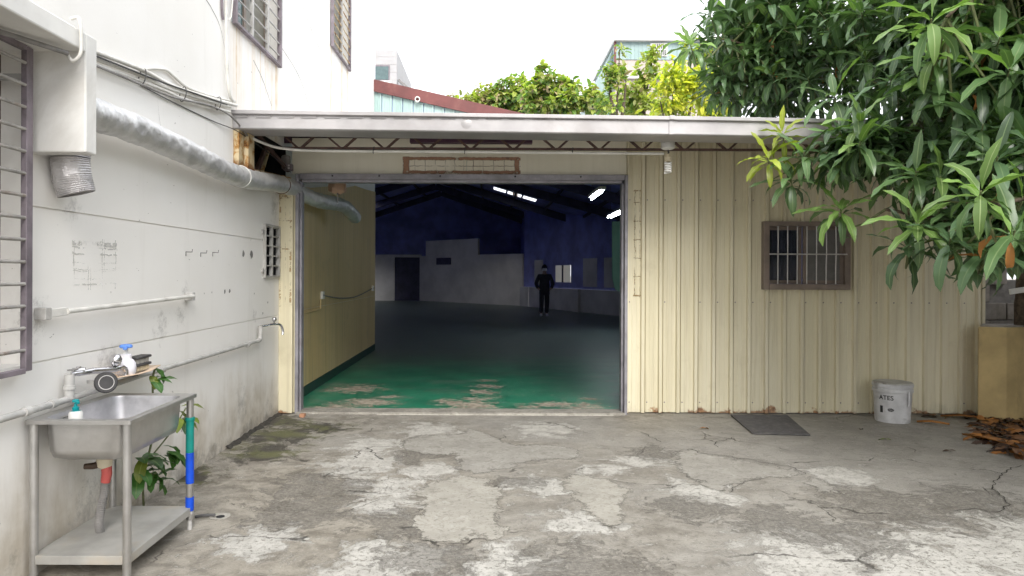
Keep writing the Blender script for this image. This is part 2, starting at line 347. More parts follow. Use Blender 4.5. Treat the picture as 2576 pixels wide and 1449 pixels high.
M_RUST = rust_material()
M_FLOOR = green_floor_material()
M_TEAL = clad_material('teal_cladding', (0.33, 0.46, 0.44), (0.40, 0.53, 0.51), (0.26, 0.32, 0.29), False, 0.35)
M_MAROON = plain('maroon_trim', (0.155, 0.048, 0.045), 0.55, 0, 0.25, 3, 0.4, ((0.24, 0.11, 0.09), 0.4))
M_WHITE = plain('white_paint', (0.72, 0.71, 0.68), 0.6, 0, 0.1, 3, 0.4, ((0.45, 0.42, 0.37), 0.4))
M_PVC = plain('white_conduit', (0.66, 0.645, 0.60), 0.5, 0, 0.14, 6, 0.5, ((0.36, 0.33, 0.29), 0.5))
M_GPIPE = plain('grey_pipe', (0.46, 0.45, 0.43), 0.55, 0, 0.2, 8, 0.5, ((0.26, 0.24, 0.21), 0.5))
M_CABLE = plain('black_cable', (0.05, 0.048, 0.048), 0.6, 0, 0.3, 10)
M_CABLEG = plain('grey_cable', (0.23, 0.22, 0.21), 0.6, 0, 0.3, 10)
M_FOIL = foil_material('foil_wrap', (0.70, 0.695, 0.69), 0.40, 0.5)
M_ALU = foil_material('ribbed_aluminium', (0.60, 0.58, 0.58), 0.35)
M_STEEL = plain('stainless_steel', (0.52, 0.51, 0.495), 0.34, 0.85, 0.16, 5, 0.5, ((0.33, 0.31, 0.28), 0.35))
M_STEELIN = plain('basin_steel', (0.50, 0.495, 0.51), 0.42, 0.7, 0.14, 9, 0.5, ((0.28, 0.28, 0.31), 0.35))
M_SHELF = plain('dull_galvanised', (0.40, 0.39, 0.365), 0.6, 0.3, 0.2, 4, 0.4, ((0.45, 0.37, 0.26), 0.5))
M_CHROME = plain('chrome', (0.60, 0.59, 0.60), 0.15, 0.95, 0.1, 9)
M_BARW = plain('window_frame_purple_grey', (0.20, 0.17, 0.19), 0.55, 0.1, 0.35, 6, 0.5, ((0.10, 0.08, 0.075), 0.6))
M_BAR = plain('grey_bar', (0.42, 0.41, 0.39), 0.5, 0.2, 0.25, 8, 0.5, ((0.22, 0.19, 0.16), 0.4))
M_BARRUST = plain('weathered_bar', (0.36, 0.345, 0.32), 0.6, 0.1, 0.3, 8, 0.5, ((0.17, 0.10, 0.06), 0.6))
M_BROWNAL = plain('brown_aluminium', (0.22, 0.175, 0.145), 0.45, 0.2, 0.2, 4, 0.5, ((0.12, 0.095, 0.08), 0.5))
M_SILVERBAR = plain('silver_bar', (0.55, 0.53, 0.51), 0.35, 0.4, 0.15, 8)
M_PANED = glass_material('dark_glass', (0.03, 0.035, 0.05), 0.12, 0.9)
M_PANEG = glass_material('grey_screen', (0.17, 0.165, 0.155), 0.6, 0.97)
M_PANEO = glass_material('olive_frosted_glass', (0.21, 0.205, 0.165), 0.35, 0.95)
M_PANET = glass_material('teal_glass', (0.10, 0.16, 0.16), 0.2, 0.95)
M_FROST = frost_material('frosted_pane', (0.75, 0.74, 0.70), 0.6)
M_BLACK = plain('void_black', (0.012, 0.012, 0.014), 0.9, 0, 0.3, 4)
M_TUBE = emit_material('fluorescent_tube', (0.86, 0.97, 1.0), 24.0)
M_CFL = plain('cfl_glass', (0.78, 0.77, 0.74), 0.35, 0, 0.06, 6)
M_RUBBER = plain('grey_rubber', (0.105, 0.10, 0.10), 0.8, 0, 0.25, 20, 0.3, ((0.17, 0.16, 0.15), 0.5), 0.5)
M_YELLOW = plain('yellow_paint', (0.52, 0.395, 0.19), 0.75, 0, 0.2, 3.5, 0.3, ((0.28, 0.22, 0.12), 0.6), 0.2)
M_BUCKET = plain('white_bucket_plastic', (0.60, 0.60, 0.61), 0.5, 0, 0.18, 7, 0.5, ((0.27, 0.265, 0.26), 0.75))
M_PRINT = plain('black_print', (0.02, 0.02, 0.022), 0.6, 0, 0.2, 30)
M_BLOCK = plain('grey_block', (0.30, 0.275, 0.245), 0.9, 0, 0.3, 6, 0.3, ((0.16, 0.145, 0.12), 0.5), 0.5)
M_BARK = plain('bark', (0.11, 0.085, 0.06), 0.9, 0, 0.45, 18, 0.2, ((0.05, 0.04, 0.03), 0.6), 0.8)
M_TWIG = plain('green_twig', (0.13, 0.15, 0.06), 0.7, 0, 0.3, 18)
M_LEAF_D = leaf_material('mango_leaf_dark', (0.085, 0.150, 0.070), (0.21, 0.29, 0.14), 0.20, 0.30)
M_LEAF_M = leaf_material('mango_leaf_mid', (0.115, 0.20, 0.078), (0.29, 0.38, 0.18), 0.25, 0.30)
M_LEAF_L = leaf_material('mango_leaf_light', (0.19, 0.31, 0.085), (0.40, 0.50, 0.23), 0.30, 0.32)
M_LEAF_Y = leaf_material('mango_leaf_young', (0.32, 0.38, 0.045), (0.5, 0.52, 0.15), 0.33)
M_LV_GREEN = leaf_material('far_leaf_green', (0.20, 0.31, 0.085), (0.12, 0.2, 0.06), 0.5, 0.5)
M_LV_OLIVE = leaf_material('far_leaf_olive', (0.40, 0.41, 0.14), (0.2, 0.22, 0.08), 0.5, 0.5)
M_LV_BROWN = leaf_material('far_leaf_brown', (0.38, 0.29, 0.16), (0.2, 0.15, 0.08), 0.3, 0.5)
M_LV_YEL = leaf_material('far_leaf_yellow', (0.66, 0.62, 0.08), (0.45, 0.45, 0.06), 0.5, 0.5)
M_LV_YG = leaf_material('far_leaf_yellow_green', (0.45, 0.50, 0.11), (0.25, 0.3, 0.06), 0.5, 0.5)
M_PLANT = leaf_material('weed_leaf', (0.05, 0.135, 0.028), (0.15, 0.25, 0.07), 0.25)
M_PLANTY = leaf_material('weed_leaf_yellowing', (0.24, 0.30, 0.05), (0.3, 0.35, 0.1), 0.3)
M_DEAD = leaf_material('dead_leaf', (0.16, 0.075, 0.03), (0.22, 0.12, 0.05), 0.1, 0.6)
M_DEADO = leaf_material('dead_leaf_orange', (0.40, 0.17, 0.045), (0.45, 0.22, 0.08), 0.1, 0.6)
M_DEADK = leaf_material('dead_leaf_dark', (0.055, 0.03, 0.02), (0.08, 0.05, 0.03), 0.05, 0.6)

# ------------------------------------------------------------------ mesh helpers
class MB:
    def __init__(s): s.v = []; s.f = []; s.mi = []; s.cur = 0
    def add(s, vs, fs):
        o = len(s.v); s.v += [tuple(v) for v in vs]; s.f += [tuple(i + o for i in f) for f in fs]; s.mi += [s.cur] * len(fs); return s
    def box(s, x0, x1, y0, y1, z0, z1):
        return s.add([(x0,y0,z0),(x1,y0,z0),(x1,y1,z0),(x0,y1,z0),(x0,y0,z1),(x1,y0,z1),(x1,y1,z1),(x0,y1,z1)],
                     [(3,2,1,0),(4,5,6,7),(0,1,5,4),(1,2,6,5),(2,3,7,6),(3,0,4,7)])
    def beam(s, a, b, w, h, up=(0,0,1)):
        a = Vector(a); b = Vector(b); d = (b - a).normalized(); up = Vector(up)
        if abs(d.dot(up)) > 0.98: up = Vector((0,1,0))
        r = d.cross(up).normalized() * (w / 2); u = r.cross(d).normalized() * (h / 2)
        return s.add([a-r-u,a+r-u,a+r+u,a-r+u,b-r-u,b+r-u,b+r+u,b-r+u],[(0,1,2,3),(7,6,5,4),(4,5,1,0),(5,6,2,1),(6,7,3,2),(7,4,0,3)])
    def tube(s, pts, rad, n=10, cap=True, jit=0.0):
        pts = [Vector(p) for p in pts]; k = len(pts)
        rad = rad if isinstance(rad, (list, tuple)) else [rad] * k
        ref = None; vs = []; fs = []
        for i, p in enumerate(pts):
            d = (pts[min(i+1,k-1)] - pts[max(i-1,0)]).normalized()
            if ref is None:
                ref = d.orthogonal().normalized()
            ref = (ref - d * ref.dot(d)).normalized(); o = d.cross(ref)
            for j in range(n):
                a = 2 * math.pi * j / n
                r = rad[i] * (1 + (random.uniform(-jit, jit) if jit else 0))
                vs.append(p + (ref * math.cos(a) + o * math.sin(a)) * r)
        for i in range(k - 1):
            for j in range(n):
                fs.append((i*n+j, i*n+(j+1)%n, (i+1)*n+(j+1)%n, (i+1)*n+j))
        if cap: fs += [tuple(range(n))[::-1], tuple((k-1)*n+j for j in range(n))]
        return s.add(vs, fs)
    def lathe(s, prof, c=(0,0,0), n=24, axis=(0,0,1), cap=True):
        ax = Vector(axis).normalized(); q = Vector((0,0,1)).rotation_difference(ax); c = Vector(c); vs = []; fs = []
        for (r, h) in prof:
            for j in range(n):
                a = 2*math.pi*j/n; vs.append(c + q @ Vector((r*math.cos(a), r*math.sin(a), h)))
        k = len(prof)
        for i in range(k-1):
            for j in range(n): fs.append((i*n+j, i*n+(j+1)%n, (i+1)*n+(j+1)%n, (i+1)*n+j))
        if cap: fs += [tuple(range(n))[::-1], tuple((k-1)*n+j for j in range(n))]
        return s.add(vs, fs)
    def prism(s, poly, z0, z1):             # poly: ccw (x,y)
        n = len(poly); vs = [(x,y,z0) for x,y in poly] + [(x,y,z1) for x,y in poly]
        return s.add(vs, [tuple(range(n))[::-1], tuple(range(n,2*n))] + [(i,(i+1)%n,n+(i+1)%n,n+i) for i in range(n)])
    def extrude_x(s, prof, x0, x1, dz=0.0):  # closed (y,z) profile swept along x, dropping dz
        n = len(prof); vs = [(x0,y,z) for y,z in prof] + [(x1,y,z-dz) for y,z in prof]
        return s.add(vs, [tuple(range(n)), tuple(range(n,2*n))[::-1]] + [((i+1)%n,i,n+i,n+(i+1)%n) for i in range(n)])
    def sheet(s, rows):                      # grid of points
        k = len(rows[0]); vs = [p for r in rows for p in r]
        return s.add(vs, [(i*k+j, i*k+j+1, (i+1)*k+j+1, (i+1)*k+j) for i in range(len(rows)-1) for j in range(k-1)])

def wpos(o):
    p = Vector((0,0,0))
    while o is not None: p += o.location; o = o.parent
    return p
def obj(name, mb, mats, parent=None, smooth=None, bevel=0, solid=0, sub=0):
    me = bpy.data.meshes.new(name)
    base = wpos(parent) if parent is not None else Vector((0,0,0))
    b = (base.x, base.y, base.z)
    me.from_pydata([(v[0]-b[0], v[1]-b[1], v[2]-b[2]) for v in mb.v], [], mb.f)
    mats = mats if isinstance(mats, (list, tuple)) else [mats]
    for m in mats: me.materials.append(m)
    if len(mats) > 1: me.polygons.foreach_set('material_index', mb.mi)
    bm = bmesh.new(); bm.from_mesh(me); bmesh.ops.recalc_face_normals(bm, faces=bm.faces[:]); bm.to_mesh(me); bm.free()
    if smooth:
        me.polygons.foreach_set('use_smooth', [True]*len(me.polygons)); me.set_sharp_from_angle(angle=R_(smooth))
    me.update()
    o = bpy.data.objects.new(name, me); COL.objects.link(o)
    if parent is not None: o.parent = parent
    if solid:
        m = o.modifiers.new('solid', 'SOLIDIFY'); m.thickness = solid; m.offset = 0
    if sub:
        m = o.modifiers.new('sub', 'SUBSURF'); m.levels = sub; m.render_levels = sub
    if bevel:
        m = o.modifiers.new('bevel', 'BEVEL'); m.width = bevel; m.segments = 2; m.limit_method = 'ANGLE'; m.angle_limit = R_(40)
    return o
def tag(o, label, cat, group=None):
    o['label'] = label; o['category'] = cat
    if group: o['group'] = group
    return o
def thing(name, loc, label, cat, group=None):
    o = bpy.data.objects.new(name, None); COL.objects.link(o); o.location = loc; o.empty_display_size = 0.1
    return tag(o, label, cat, group)
def struct(o): o['kind'] = 'structure'; return o
def stuff(o): o['kind'] = 'stuff'; return o
def smooth_path(pts, k=6):
    P = [Vector(p) for p in pts]; out = []
    for i in range(len(P)-1):
        p0 = P[max(i-1,0)]; p1 = P[i]; p2 = P[i+1]; p3 = P[min(i+2,len(P)-1)]
        for j in range(k):
            t = j/k
            out.append(0.5*((2*p1)+(p2-p0)*t+(2*p0-5*p1+4*p2-p3)*t*t+(3*p1-p0-3*p2+p3)*t*t*t))
    out.append(P[-1]); return out
def ragged(poly, amp=0.025, k=6, seed=0):
    n = len(poly); out = []
    for i in range(n):
        p0,p1,p2,p3 = [Vector(poly[(i+q) % n]+(0,)) for q in (-1,0,1,2)]
        for j in range(k):
            t = j/k
            p = 0.5*((2*p1)+(p2-p0)*t+(2*p0-5*p1+4*p2-p3)*t*t+(3*p1-p0-3*p2+p3)*t*t*t)
            q = Vector((p.x*9+seed, p.y*9, 0)); 
            dx = mnoise.noise(q)+0.6*mnoise.noise(q*3.1)+.35*mnoise.noise(q*8.3); dy = mnoise.noise(q+Vector((31,7,0)))+0.6*mnoise.noise(q*3.1+Vector((5,9,0)))
            out.append((p.x+dx*amp, p.y+dy*amp))
    return out
def ribbon(mb, pts, w, z, seed=0, k=8, amp=0.012):
    P = smooth_path([(x,y,0) for x,y in pts], k); L=[]; Rr=[]
    for i,p in enumerate(P):
        q = Vector((p.x*14+seed, p.y*14, 0)); p = p + Vector((mnoise.noise(q), mnoise.noise(q+Vector((9,9,0))), 0))*amp
        d = (P[min(i+1,len(P)-1)]-P[max(i-1,0)]).normalized(); o = Vector((-d.y,d.x,0))
        ww = w*(0.45+0.9*abs(mnoise.noise(q*1.7+Vector((3,1,2)))))*(1 if 1<i<len(P)-2 else 0.2)
        L.append((p.x+o.x*ww,p.y+o.y*ww,z)); Rr.append((p.x-o.x*ww,p.y-o.y*ww,z))
    mb.sheet([L,Rr])

# ================================================================== SETTING
g = MB().box(-250, 250, -250, 400, -0.5, 0.0)
ground = struct(obj('ground', g, M_YARD))
PATCHES = [
 ([(-.46,4.58),(-.43,4.5),(-.45,4.31),(-.48,4.19),(-.43,4.01),(-.35,3.90),(-.17,3.86),(-.08,3.95),(-.01,3.89),(.08,3.93),(.09,4.07),(.06,4.26),(.09,4.44),(.07,4.56),(.12,4.77),(.02,4.92),(-.02,5.07),(-.18,5.13),(-.28,5.11),(-.39,5.03),(-.51,4.80),(-.54,4.69)], M_PATCH_A),
 ([(.54,5.12),(.52,4.81),(.56,4.57),(.60,4.38),(.63,4.23),(.68,4.10),(.76,4.13),(.83,4.29),(.87,4.57),(.96,4.82),(.88,5.04),(.71,5.19)], M_PATCH_A),
 ([(-.79,6.14),(-.67,5.81),(-.41,5.71),(-.29,5.73),(-.27,5.33),(-.12,5.20),(.12,5.33),(.28,5.52),(.62,5.62),(.76,5.73),(.72,5.94),(.45,6.11),(.16,6.10),(.05,6.41),(-.17,6.67),(-.32,6.47),(-.59,6.46),(-.73,6.33)], M_PATCH_B),
 ([(1.45,5.41),(1.44,5.14),(1.49,4.98),(1.56,4.82),(1.63,4.80),(1.76,4.97),(1.84,5.05),(2.01,5.11),(2.16,5.15),(2.33,5.20),(2.32,5.37),(2.17,5.51),(2.03,5.63),(1.86,5.75),(1.73,5.97),(1.61,5.91),(1.50,5.70)], M_PATCH_B),
 ([(2.27,5.03),(2.29,4.92),(2.32,4.75),(2.40,4.79),(2.45,4.92),(2.42,5.08),(2.37,5.16)], M_PATCH_B)]
for i,(pl,m) in enumerate(PATCHES):
    rg = np.array(ragged(pl, 0.03, 8, i*3.7)); st = .022
    gx = np.arange(rg[:,0].min()-.08, rg[:,0].max()+.08, st); gy = np.arange(rg[:,1].min()-.08, rg[:,1].max()+.08, st)
    GX, GY = np.meshgrid(gx, gy); Q = np.stack([GX.ravel(), GY.ravel()], 1); a = rg; b = np.roll(rg, -1, 0); d = b-a
    rel = Q[:,None,:]-a[None]; tt = np.clip((rel*d[None]).sum(2)/((d*d).sum(1)+1e-9), 0, 1)
    sd = np.sqrt(((rel-tt[...,None]*d[None])**2).sum(2)).min(1)
    cond = (a[None,:,1] > Q[:,1:2]) != (b[None,:,1] > Q[:,1:2]); xi = a[None,:,0]+(Q[:,1:2]-a[None,:,1])*d[None,:,0]/(d[None,:,1]+1e-12)
    ins = ((cond & (Q[:,0:1] < xi)).sum(1) % 2) == 1
    e = np.where(ins, sd, -sd)/.10; nx = len(gx); mbp = MB(); fs = []
    for r in range(len(gy)-1):
        for c_ in range(nx-1):
            k = r*nx+c_
            if max(e[k], e[k+1], e[k+nx], e[k+nx+1]) > -.6: fs.append((k, k+1, k+nx+1, k+nx))
    used_ = sorted({v for f in fs for v in f}); mp = {v: q for q, v in enumerate(used_)}
    mbp.add([(Q[v,0], Q[v,1], .0035) for v in used_], [tuple(mp[v] for v in f) for f in fs])
    po = obj('cement_patch', mbp, m, ground)
    at = po.data.color_attributes.new('tint', 'FLOAT_COLOR', 'POINT')
    at.data.foreach_set('color', [w for v in used_ for w in (min(1.15, float(e[v])*.8), 0, 0, 1)])
cr_mb = MB()
for i,(pts,w) in enumerate([
  ([(4.19,5.47),(3.99,5.35),(3.80,5.18),(3.62,5.01),(3.50,4.82),(3.45,4.68),(3.38,4.55),(3.21,4.39),(3.12,4.45),(2.94,4.42)], .006),
  ([(1.73,5.97),(1.76,5.81),(1.88,5.76),(2.05,5.65),(2.19,5.53),(2.34,5.38),(2.36,5.20)], .005),
  ([(1.41,6.61),(1.49,6.32),(1.52,6.20)], .005), ([(2.25,6.40),(2.11,6.27),(2.03,6.24),(1.95,6.03)], .005),
  ([(-.36,3.885),(-.17,3.845),(-.08,3.93),(-.01,3.875)], .004), ([(1.63,4.78),(1.78,4.96),(1.86,5.03),(2.02,5.09)], .004),
  ([(-.95,4.3),(-.83,4.45),(-.72,4.6)], .003)]):
    ribbon(cr_mb, pts, w, 0.0065, i*5.1, 12, .03)
cracks = stuff(obj('crack', cr_mb, M_CRACK, ground))
dr = obj('floor_drain', MB().lathe([(0.062,0.0015),(0.062,0.005),(0.048,0.006),(0.04,0.003)], (-1.66,4.27,0), 24), M_SILL, ground, 40)
obj('drain_slot', MB().lathe([(.026,.002),(.026,.0042)], (-1.655,4.265,0), 14), M_BLACK, dr)
# low dirt berm where the yard meets the left wall
db = MB()
prof = []
for i in range(60):
    y = 5.9 + i*0.026; w = 0.03 + 0.05*abs(mnoise.noise(Vector((y*5,0,0)))) ; h = 0.02+0.03*abs(mnoise.noise(Vector((y*7,3,0))))
    prof.append([(-2.255,y,h),(-2.25+w*0.5,y,h*0.55+0.008*random.random()),(-2.25+w,y,0.001)])
db.sheet(prof)
stuff(obj('dirt_line', db, M_CRACK, ground, 60))

# ------------------------------------------------------------------ inner floor + threshold
inner = struct(obj('inner_floor', MB().add([(-2.24,7.62,.02),(5.25,7.62,.02),(5.25,23.3,.02),(1.6,38,.02),(-8,38,.02),(-8,13.42,.02),(-2.24,13.42,.02)],[(0,1,2,3,4,5,6)]), M_FLOOR))
sill = MB()
th = struct(obj('threshold', MB().box(-2.07,1.43,7.38,7.62,-.02,.022), M_SILL, bevel=.006))
obj('worn_edge', MB().box(-1.2,1.3,7.355,7.378,-.01,.011), M_EDGE, th, bevel=.004)

# ================================================================== WHITE BUILDING (left)
wb = thing('white_building', (-2.25, 6, 0), 'white rendered two storey building with barred windows along the left side', 'building')
HOLES = [(2.0,3.40,1.05,2.56,.22), (6.0,7.28,3.66,5.3,.16), (9.66,10.86,4.66,6.2,.16), (6.88,7.32,1.47,1.96,.3), (6.56,7.62,2.46,2.86,.9)]
GROOVES = [(3.40,7.34,1.048,1.056,.010),(3.40,6.86,1.816,1.824,.010)]
def grid_wall(x0, ya, yb, za, zb, feats):
    ys = sorted({ya,yb,*[f[0] for f in feats],*[f[1] for f in feats]}); zs = sorted({za,zb,*[f[2] for f in feats],*[f[3] for f in feats]})
    def dep(i,j):
        if i<0 or j<0 or i>=len(ys)-1 or j>=len(zs)-1: return 0
        y=(ys[i]+ys[i+1])/2; z=(zs[j]+zs[j+1])/2
        for f in feats:
            if f[0]<y<f[1] and f[2]<z<f[3]: return f[4]
        return 0
    mb = MB()
    for i in range(len(ys)-1):
        for j in range(len(zs)-1):
            d = dep(i,j); x = x0-d; a,b,c,e = ys[i],ys[i+1],zs[j],zs[j+1]
            mb.add([(x,a,c),(x,b,c),(x,b,e),(x,a,e)],[(0,1,2,3)])
            if i < len(ys)-2 and dep(i+1,j)!=d:
                xx=x0-dep(i+1,j); mb.add([(x,b,c),(xx,b,c),(xx,b,e),(x,b,e)],[(0,1,2,3)])
            if j < len(zs)-2 and dep(i,j+1)!=d:
                xx=x0-dep(i,j+1); mb.add([(x,a,e),(x,b,e),(xx,b,e),(xx,a,e)],[(0,1,2,3)])
    return mb
wm_ = grid_wall(-2.25, -7, 13.4, -.3, 9.2, HOLES+GROOVES)
wm_.add([(-2.25,13.4,-.3),(-2.25,13.4,9.2),(-9,13.4,9.2),(-9,13.4,-.3)],[(0,1,2,3)])
wm_.add([(-2.25,-7,-.3),(-2.25,-7,9.2),(-9,-7,9.2),(-9,-7,-.3)],[(0,1,2,3)])
wm_.add([(-2.25,-7,9.2),(-2.25,13.4,9.2),(-9,13.4,9.2),(-9,-7,9.2)],[(0,1,2,3)])
wm_.add([(-9,-7,-.3),(-9,13.4,-.3),(-9,13.4,9.2),(-9,-7,9.2)],[(0,1,2,3)])
bw = obj('wall', wm_, M_WALL, wb)
# hairline cracks on the upper wall
ck = MB()
def wallcrack(pts, w):
    P = smooth_path([(-2.2485,y,z) for y,z in pts], 8)
    L=[(p.x,p.y,p.z+w*(.4+random.random())) for p in P]; Q=[(p.x,p.y,p.z-w*(.4+random.random())) for p in P]; ck.sheet([L,Q])
for pts in ([(7.45,3.9),(8.2,3.75),(8.9,3.3)], [(5.4,3.66),(5.72,3.55),(5.9,3.3)], [(4.68,2.66),(4.7,2.55),(4.75,2.42)], [(11.2,5.2),(12.0,5.0),(12.9,4.75)], [(11.1,5.9),(12.2,5.75),(13.2,5.6)], [(7.4,5.0),(8.4,4.6),(9.3,4.35)], [(6.55,3.5),(6.8,3.4),(7.1,3.2)]):
    wallcrack(pts, .005)
stuff(obj('wall_crack', ck, M_CABLEG, bw))
# window hood with end fin
hd = obj('window_hood', MB().box(-2.26,-1.97,0.2,3.375,2.565,2.66).box(-2.26,-1.97,3.375,3.47,2.08,2.66), M_WHITE, wb, bevel=.008)
# large barred window at the left edge
w1 = obj('window', MB().box(-2.44,-2.40,2.0,3.40,1.05,1.10).box(-2.44,-2.40,2.0,3.40,2.50,2.56).box(-2.44,-2.40,3.34,3.40,1.10,2.50).box(-2.44,-2.40,2.68,2.74,1.10,2.50), M_BROWNAL, wb)
for a,b in ((2.0,2.68),(2.74,3.34)): obj('pane', MB().box(-2.43,-2.415,a,b,1.10,2.50), M_PANEO, w1)
obj('bar_frame', MB().box(-2.215,-2.185,3.27,3.315,1.03,2.56).box(-2.215,-2.185,1.9,3.27,2.54,2.565).box(-2.215,-2.185,1.9,3.27,1.02,1.045), M_BARW, w1, bevel=.003)
for z in (2.42,): obj('bracket', MB().box(-2.40,-2.215,3.28,3.30,z-.014,z+.014), M_BAR, w1)
for k in range(14):
    z = 1.13+k*0.104
    obj('bar', MB().tube([(-2.195,1.9,z),(-2.195,3.272,z)], .0085, 8), M_BARRUST, w1, 60)
# upper windows
def upper_window(y0, y1, z0, z1, nb, glass, barm, mull):
    w = obj('window', MB().box(-2.40,-2.36,y0,y1,z0,z0+.05).box(-2.40,-2.36,y0,y0+.05,z0+.05,z1).box(-2.40,-2.36,y1-.05,y1,z0+.05,z1).box(-2.40,-2.36,(y0+y1)/2-.03,(y0+y1)/2+.03,z0+.05,z1), M_BROWNAL, wb)
    for i,(a,b) in enumerate(((y0+.05,(y0+y1)/2-.03),((y0+y1)/2+.03,y1-.05))): obj('pane', MB().box(-2.385,-2.375,a,b,z0+.05,z1), glass[i], w)
    fr = MB().box(-2.24,-2.20,y0-.01,y0+.02,z0-.01,z1).box(-2.24,-2.20,y1-.03,y1+.012,z0-.015,z1).box(-2.24,-2.20,y0+.02,y1-.03,z0-.012,z0+.012)
    obj('bar_frame', fr, M_BARW, w)
    for ym in mull: obj('mullion', MB().box(-2.235,-2.205,ym-.018,ym+.018,z0+.012,z1), M_BAR, w)
    for k in range(nb):
        z = z0+.1+k*.125
        obj('bar', MB().tube([(-2.22,y0,z),(-2.22,y1,z)], .008, 6), barm, w, 60)
upper_window(6.0,7.28,3.66,5.3,9,(M_PANET,M_PANEO),M_BAR,(6.42,6.86))
upper_window(9.66,10.86,4.66,6.2,12,(M_PANEG,M_PANEO),M_RUST,(10.26,))
# small iron grille window by the door
w4 = obj('window', MB().box(-2.265,-2.225,6.86,6.885,1.45,1.985).box(-2.265,-2.225,7.315,7.34,1.45,1.985).box(-2.265,-2.225,6.885,7.315,1.45,1.47).box(-2.265,-2.225,6.885,7.315,1.965,1.985), M_BAR, wb)
obj('grille_bar', MB().box(-2.262,-2.228,7.08,7.105,1.47,1.965), M_BAR, w4)
for k in range(1,5): obj('grille_bar', MB().box(-2.258,-2.232,6.885,7.315,1.47+k*.1-.006,1.47+k*.1+.006), M_BAR, w4)
for z in (1.52,1.9): obj('hinge', MB().box(-2.26,-2.235,6.80,6.858,z-.02,z+.02), M_BAR, w4, bevel=.003)
obj('opening_shade', MB().box(-2.545,-2.535,6.883,7.317,1.473,1.957).box(-2.535,-2.267,7.308,7.317,1.473,1.957).box(-2.535,-2.267,6.883,6.892,1.473,1.957).box(-2.535,-2.267,6.892,7.308,1.473,1.480).box(-2.535,-2.267,6.892,7.308,1.950,1.957), M_BLACK, w4)  # black sheets paint the shade behind the grille
obj('recess_shade', MB().box(-3.14,-3.13,6.563,7.617,2.463,2.857).box(-3.13,-2.256,7.607,7.617,2.463,2.857).box(-3.13,-2.256,6.563,6.573,2.463,2.857).box(-3.13,-2.256,6.573,7.607,2.463,2.472).box(-3.13,-2.256,6.573,7.607,2.848,2.857), M_BLACK, wb)  # black boxes stand for the shade inside the recess
# cream painted face of the same wall, inside the shed
tp = [(7.60,2.47),(8.6,2.55),(9.5,2.68),(10.4,2.76),(11.4,2.93),(12.3,2.98),(13.395,3.06)]
ic = MB(); ic.sheet([[(-2.238,y,0.14) for y,z in tp],[(-2.238,y,1.06) for y,z in tp]]); ic.sheet([[(-2.238,y,1.064) for y,z in tp],[(-2.238,y,z) for y,z in tp]])
ic.add([(-2.238,13.395,.14),(-2.238,13.395,3.06),(-2.25,13.395,3.06),(-2.25,13.395,.14)],[(0,1,2,3)])
obj('cream_face', ic, M_INCREAM, wb)
obj('skirting', MB().box(-2.25,-2.232,7.62,13.4,.02,.137), plain('dark_green_skirting',(.012,.05,.035),.5,0,.3,4), wb)
# nail and hook marks
for (y,z) in ((5.12,1.65),(5.38,1.65),(5.61,1.66)):
    obj('hook', MB().tube([(-2.25,y,z),(-2.205,y+.005,z),(-2.2,y,z+.02)], .004, 6).tube([(-2.249,y,z-.03),(-2.249,y,z+.004)], .004, 6), M_CABLEG, wb)
ch = MB()
for (y,z,r) in ((6.31,1.67,.03),(6.52,1.67,.04),(5.87,1.34,.018),(5.98,1.34,.022),(5.6,1.34,.007),(5.45,1.335,.006),(6.6,1.3,.01),(6.85,1.1,.012),(7.0,1.2,.012)):
    pts=[(r*math.cos(a)*(.7+.5*random.random()), r*math.sin(a)*(.7+.6*random.random())) for a in [k*math.pi/5 for k in range(10)]]
    ch.add([(-2.2485,y+u,z+v) for u,v in pts],[tuple(range(10))])
stuff(obj('plaster_chip', ch, M_CABLEG, bw))
# ghost of a removed notice
grid = [(2,1.66,.018,1),(2,1.635,.006,.7),(2,1.60,.005,.9),(2,1.515,.003,.7),(2,1.505,.003,.6),(2,1.43,.005,.8),(1,3.745,.004,.7),(1,4.16,.005,.9),(1,3.88,.003,.6),(1,3.90,.003,.5),(1,4.02,.004,.9),(1,4.04,.003,.6),(2,1.55,.002,.4),(2,1.46,.002,.4)]
tag(obj('notice_residue', MB().add([(-2.2475,3.73,1.40),(-2.2475,4.18,1.40),(-2.2475,4.18,1.69),(-2.2475,3.73,1.69)],[(0,1,2,3)]), residue_material('notice_glue',(.50,.49,.46),.40,grid)), 'faint grey glue outline of a removed notice above the wall rail', 'residue')

# ================================================================== METAL SHED
sh = thing('metal_shed', (1.5, 7.5, 0), 'cream corrugated metal warehouse with a wide open doorway and dark interior', 'warehouse')
def rib_prof(x, p=.19, rib=.045, d=.034):
    f = p-rib-.012
    return [(x,0),(x+f*.3,0),(x+f*.32,-.003),(x+f*.36,-.003),(x+f*.38,0),(x+f*.66,0),(x+f*.68,-.003),(x+f*.72,-.003),(x+f*.74,0),(x+f,0),(x+f+.006,-d),(x+f+rib-.006,-d),(x+f+rib,.0),(x+f+rib+.002,.022),(x+p-.002,.022),(x+p,0)]
def clad(mb, prof, y, z0, ztop, holes=()):
    for (a,da),(b,dbb) in zip(prof[:-1],prof[1:]):
        xm=(a+b)/2; segs=[(z0,None)]
        for (hx0,hx1,hz0,hz1) in holes:
            if hx0<xm<hx1: segs=[(z0,hz0),(hz1,None)]
        for (s0,s1) in segs:
            t0 = ztop(a) if s1 is None else s1; t1 = ztop(b) if s1 is None else s1
            mb.add([(a,y+da,s0),(b,y+dbb,s0),(b,y+dbb,t1),(a,y+da,t0)],[(0,1,2,3)])
fw = obj('front_wall', MB().box(1.49,5.24,7.53,7.57,.03,.09).box(1.49,5.24,7.53,7.57,1.12,1.18).box(1.49,5.24,7.53,7.57,2.28,2.34).box(1.49,5.24,7.53,7.57,2.83,2.9), M_BEAM, sh)
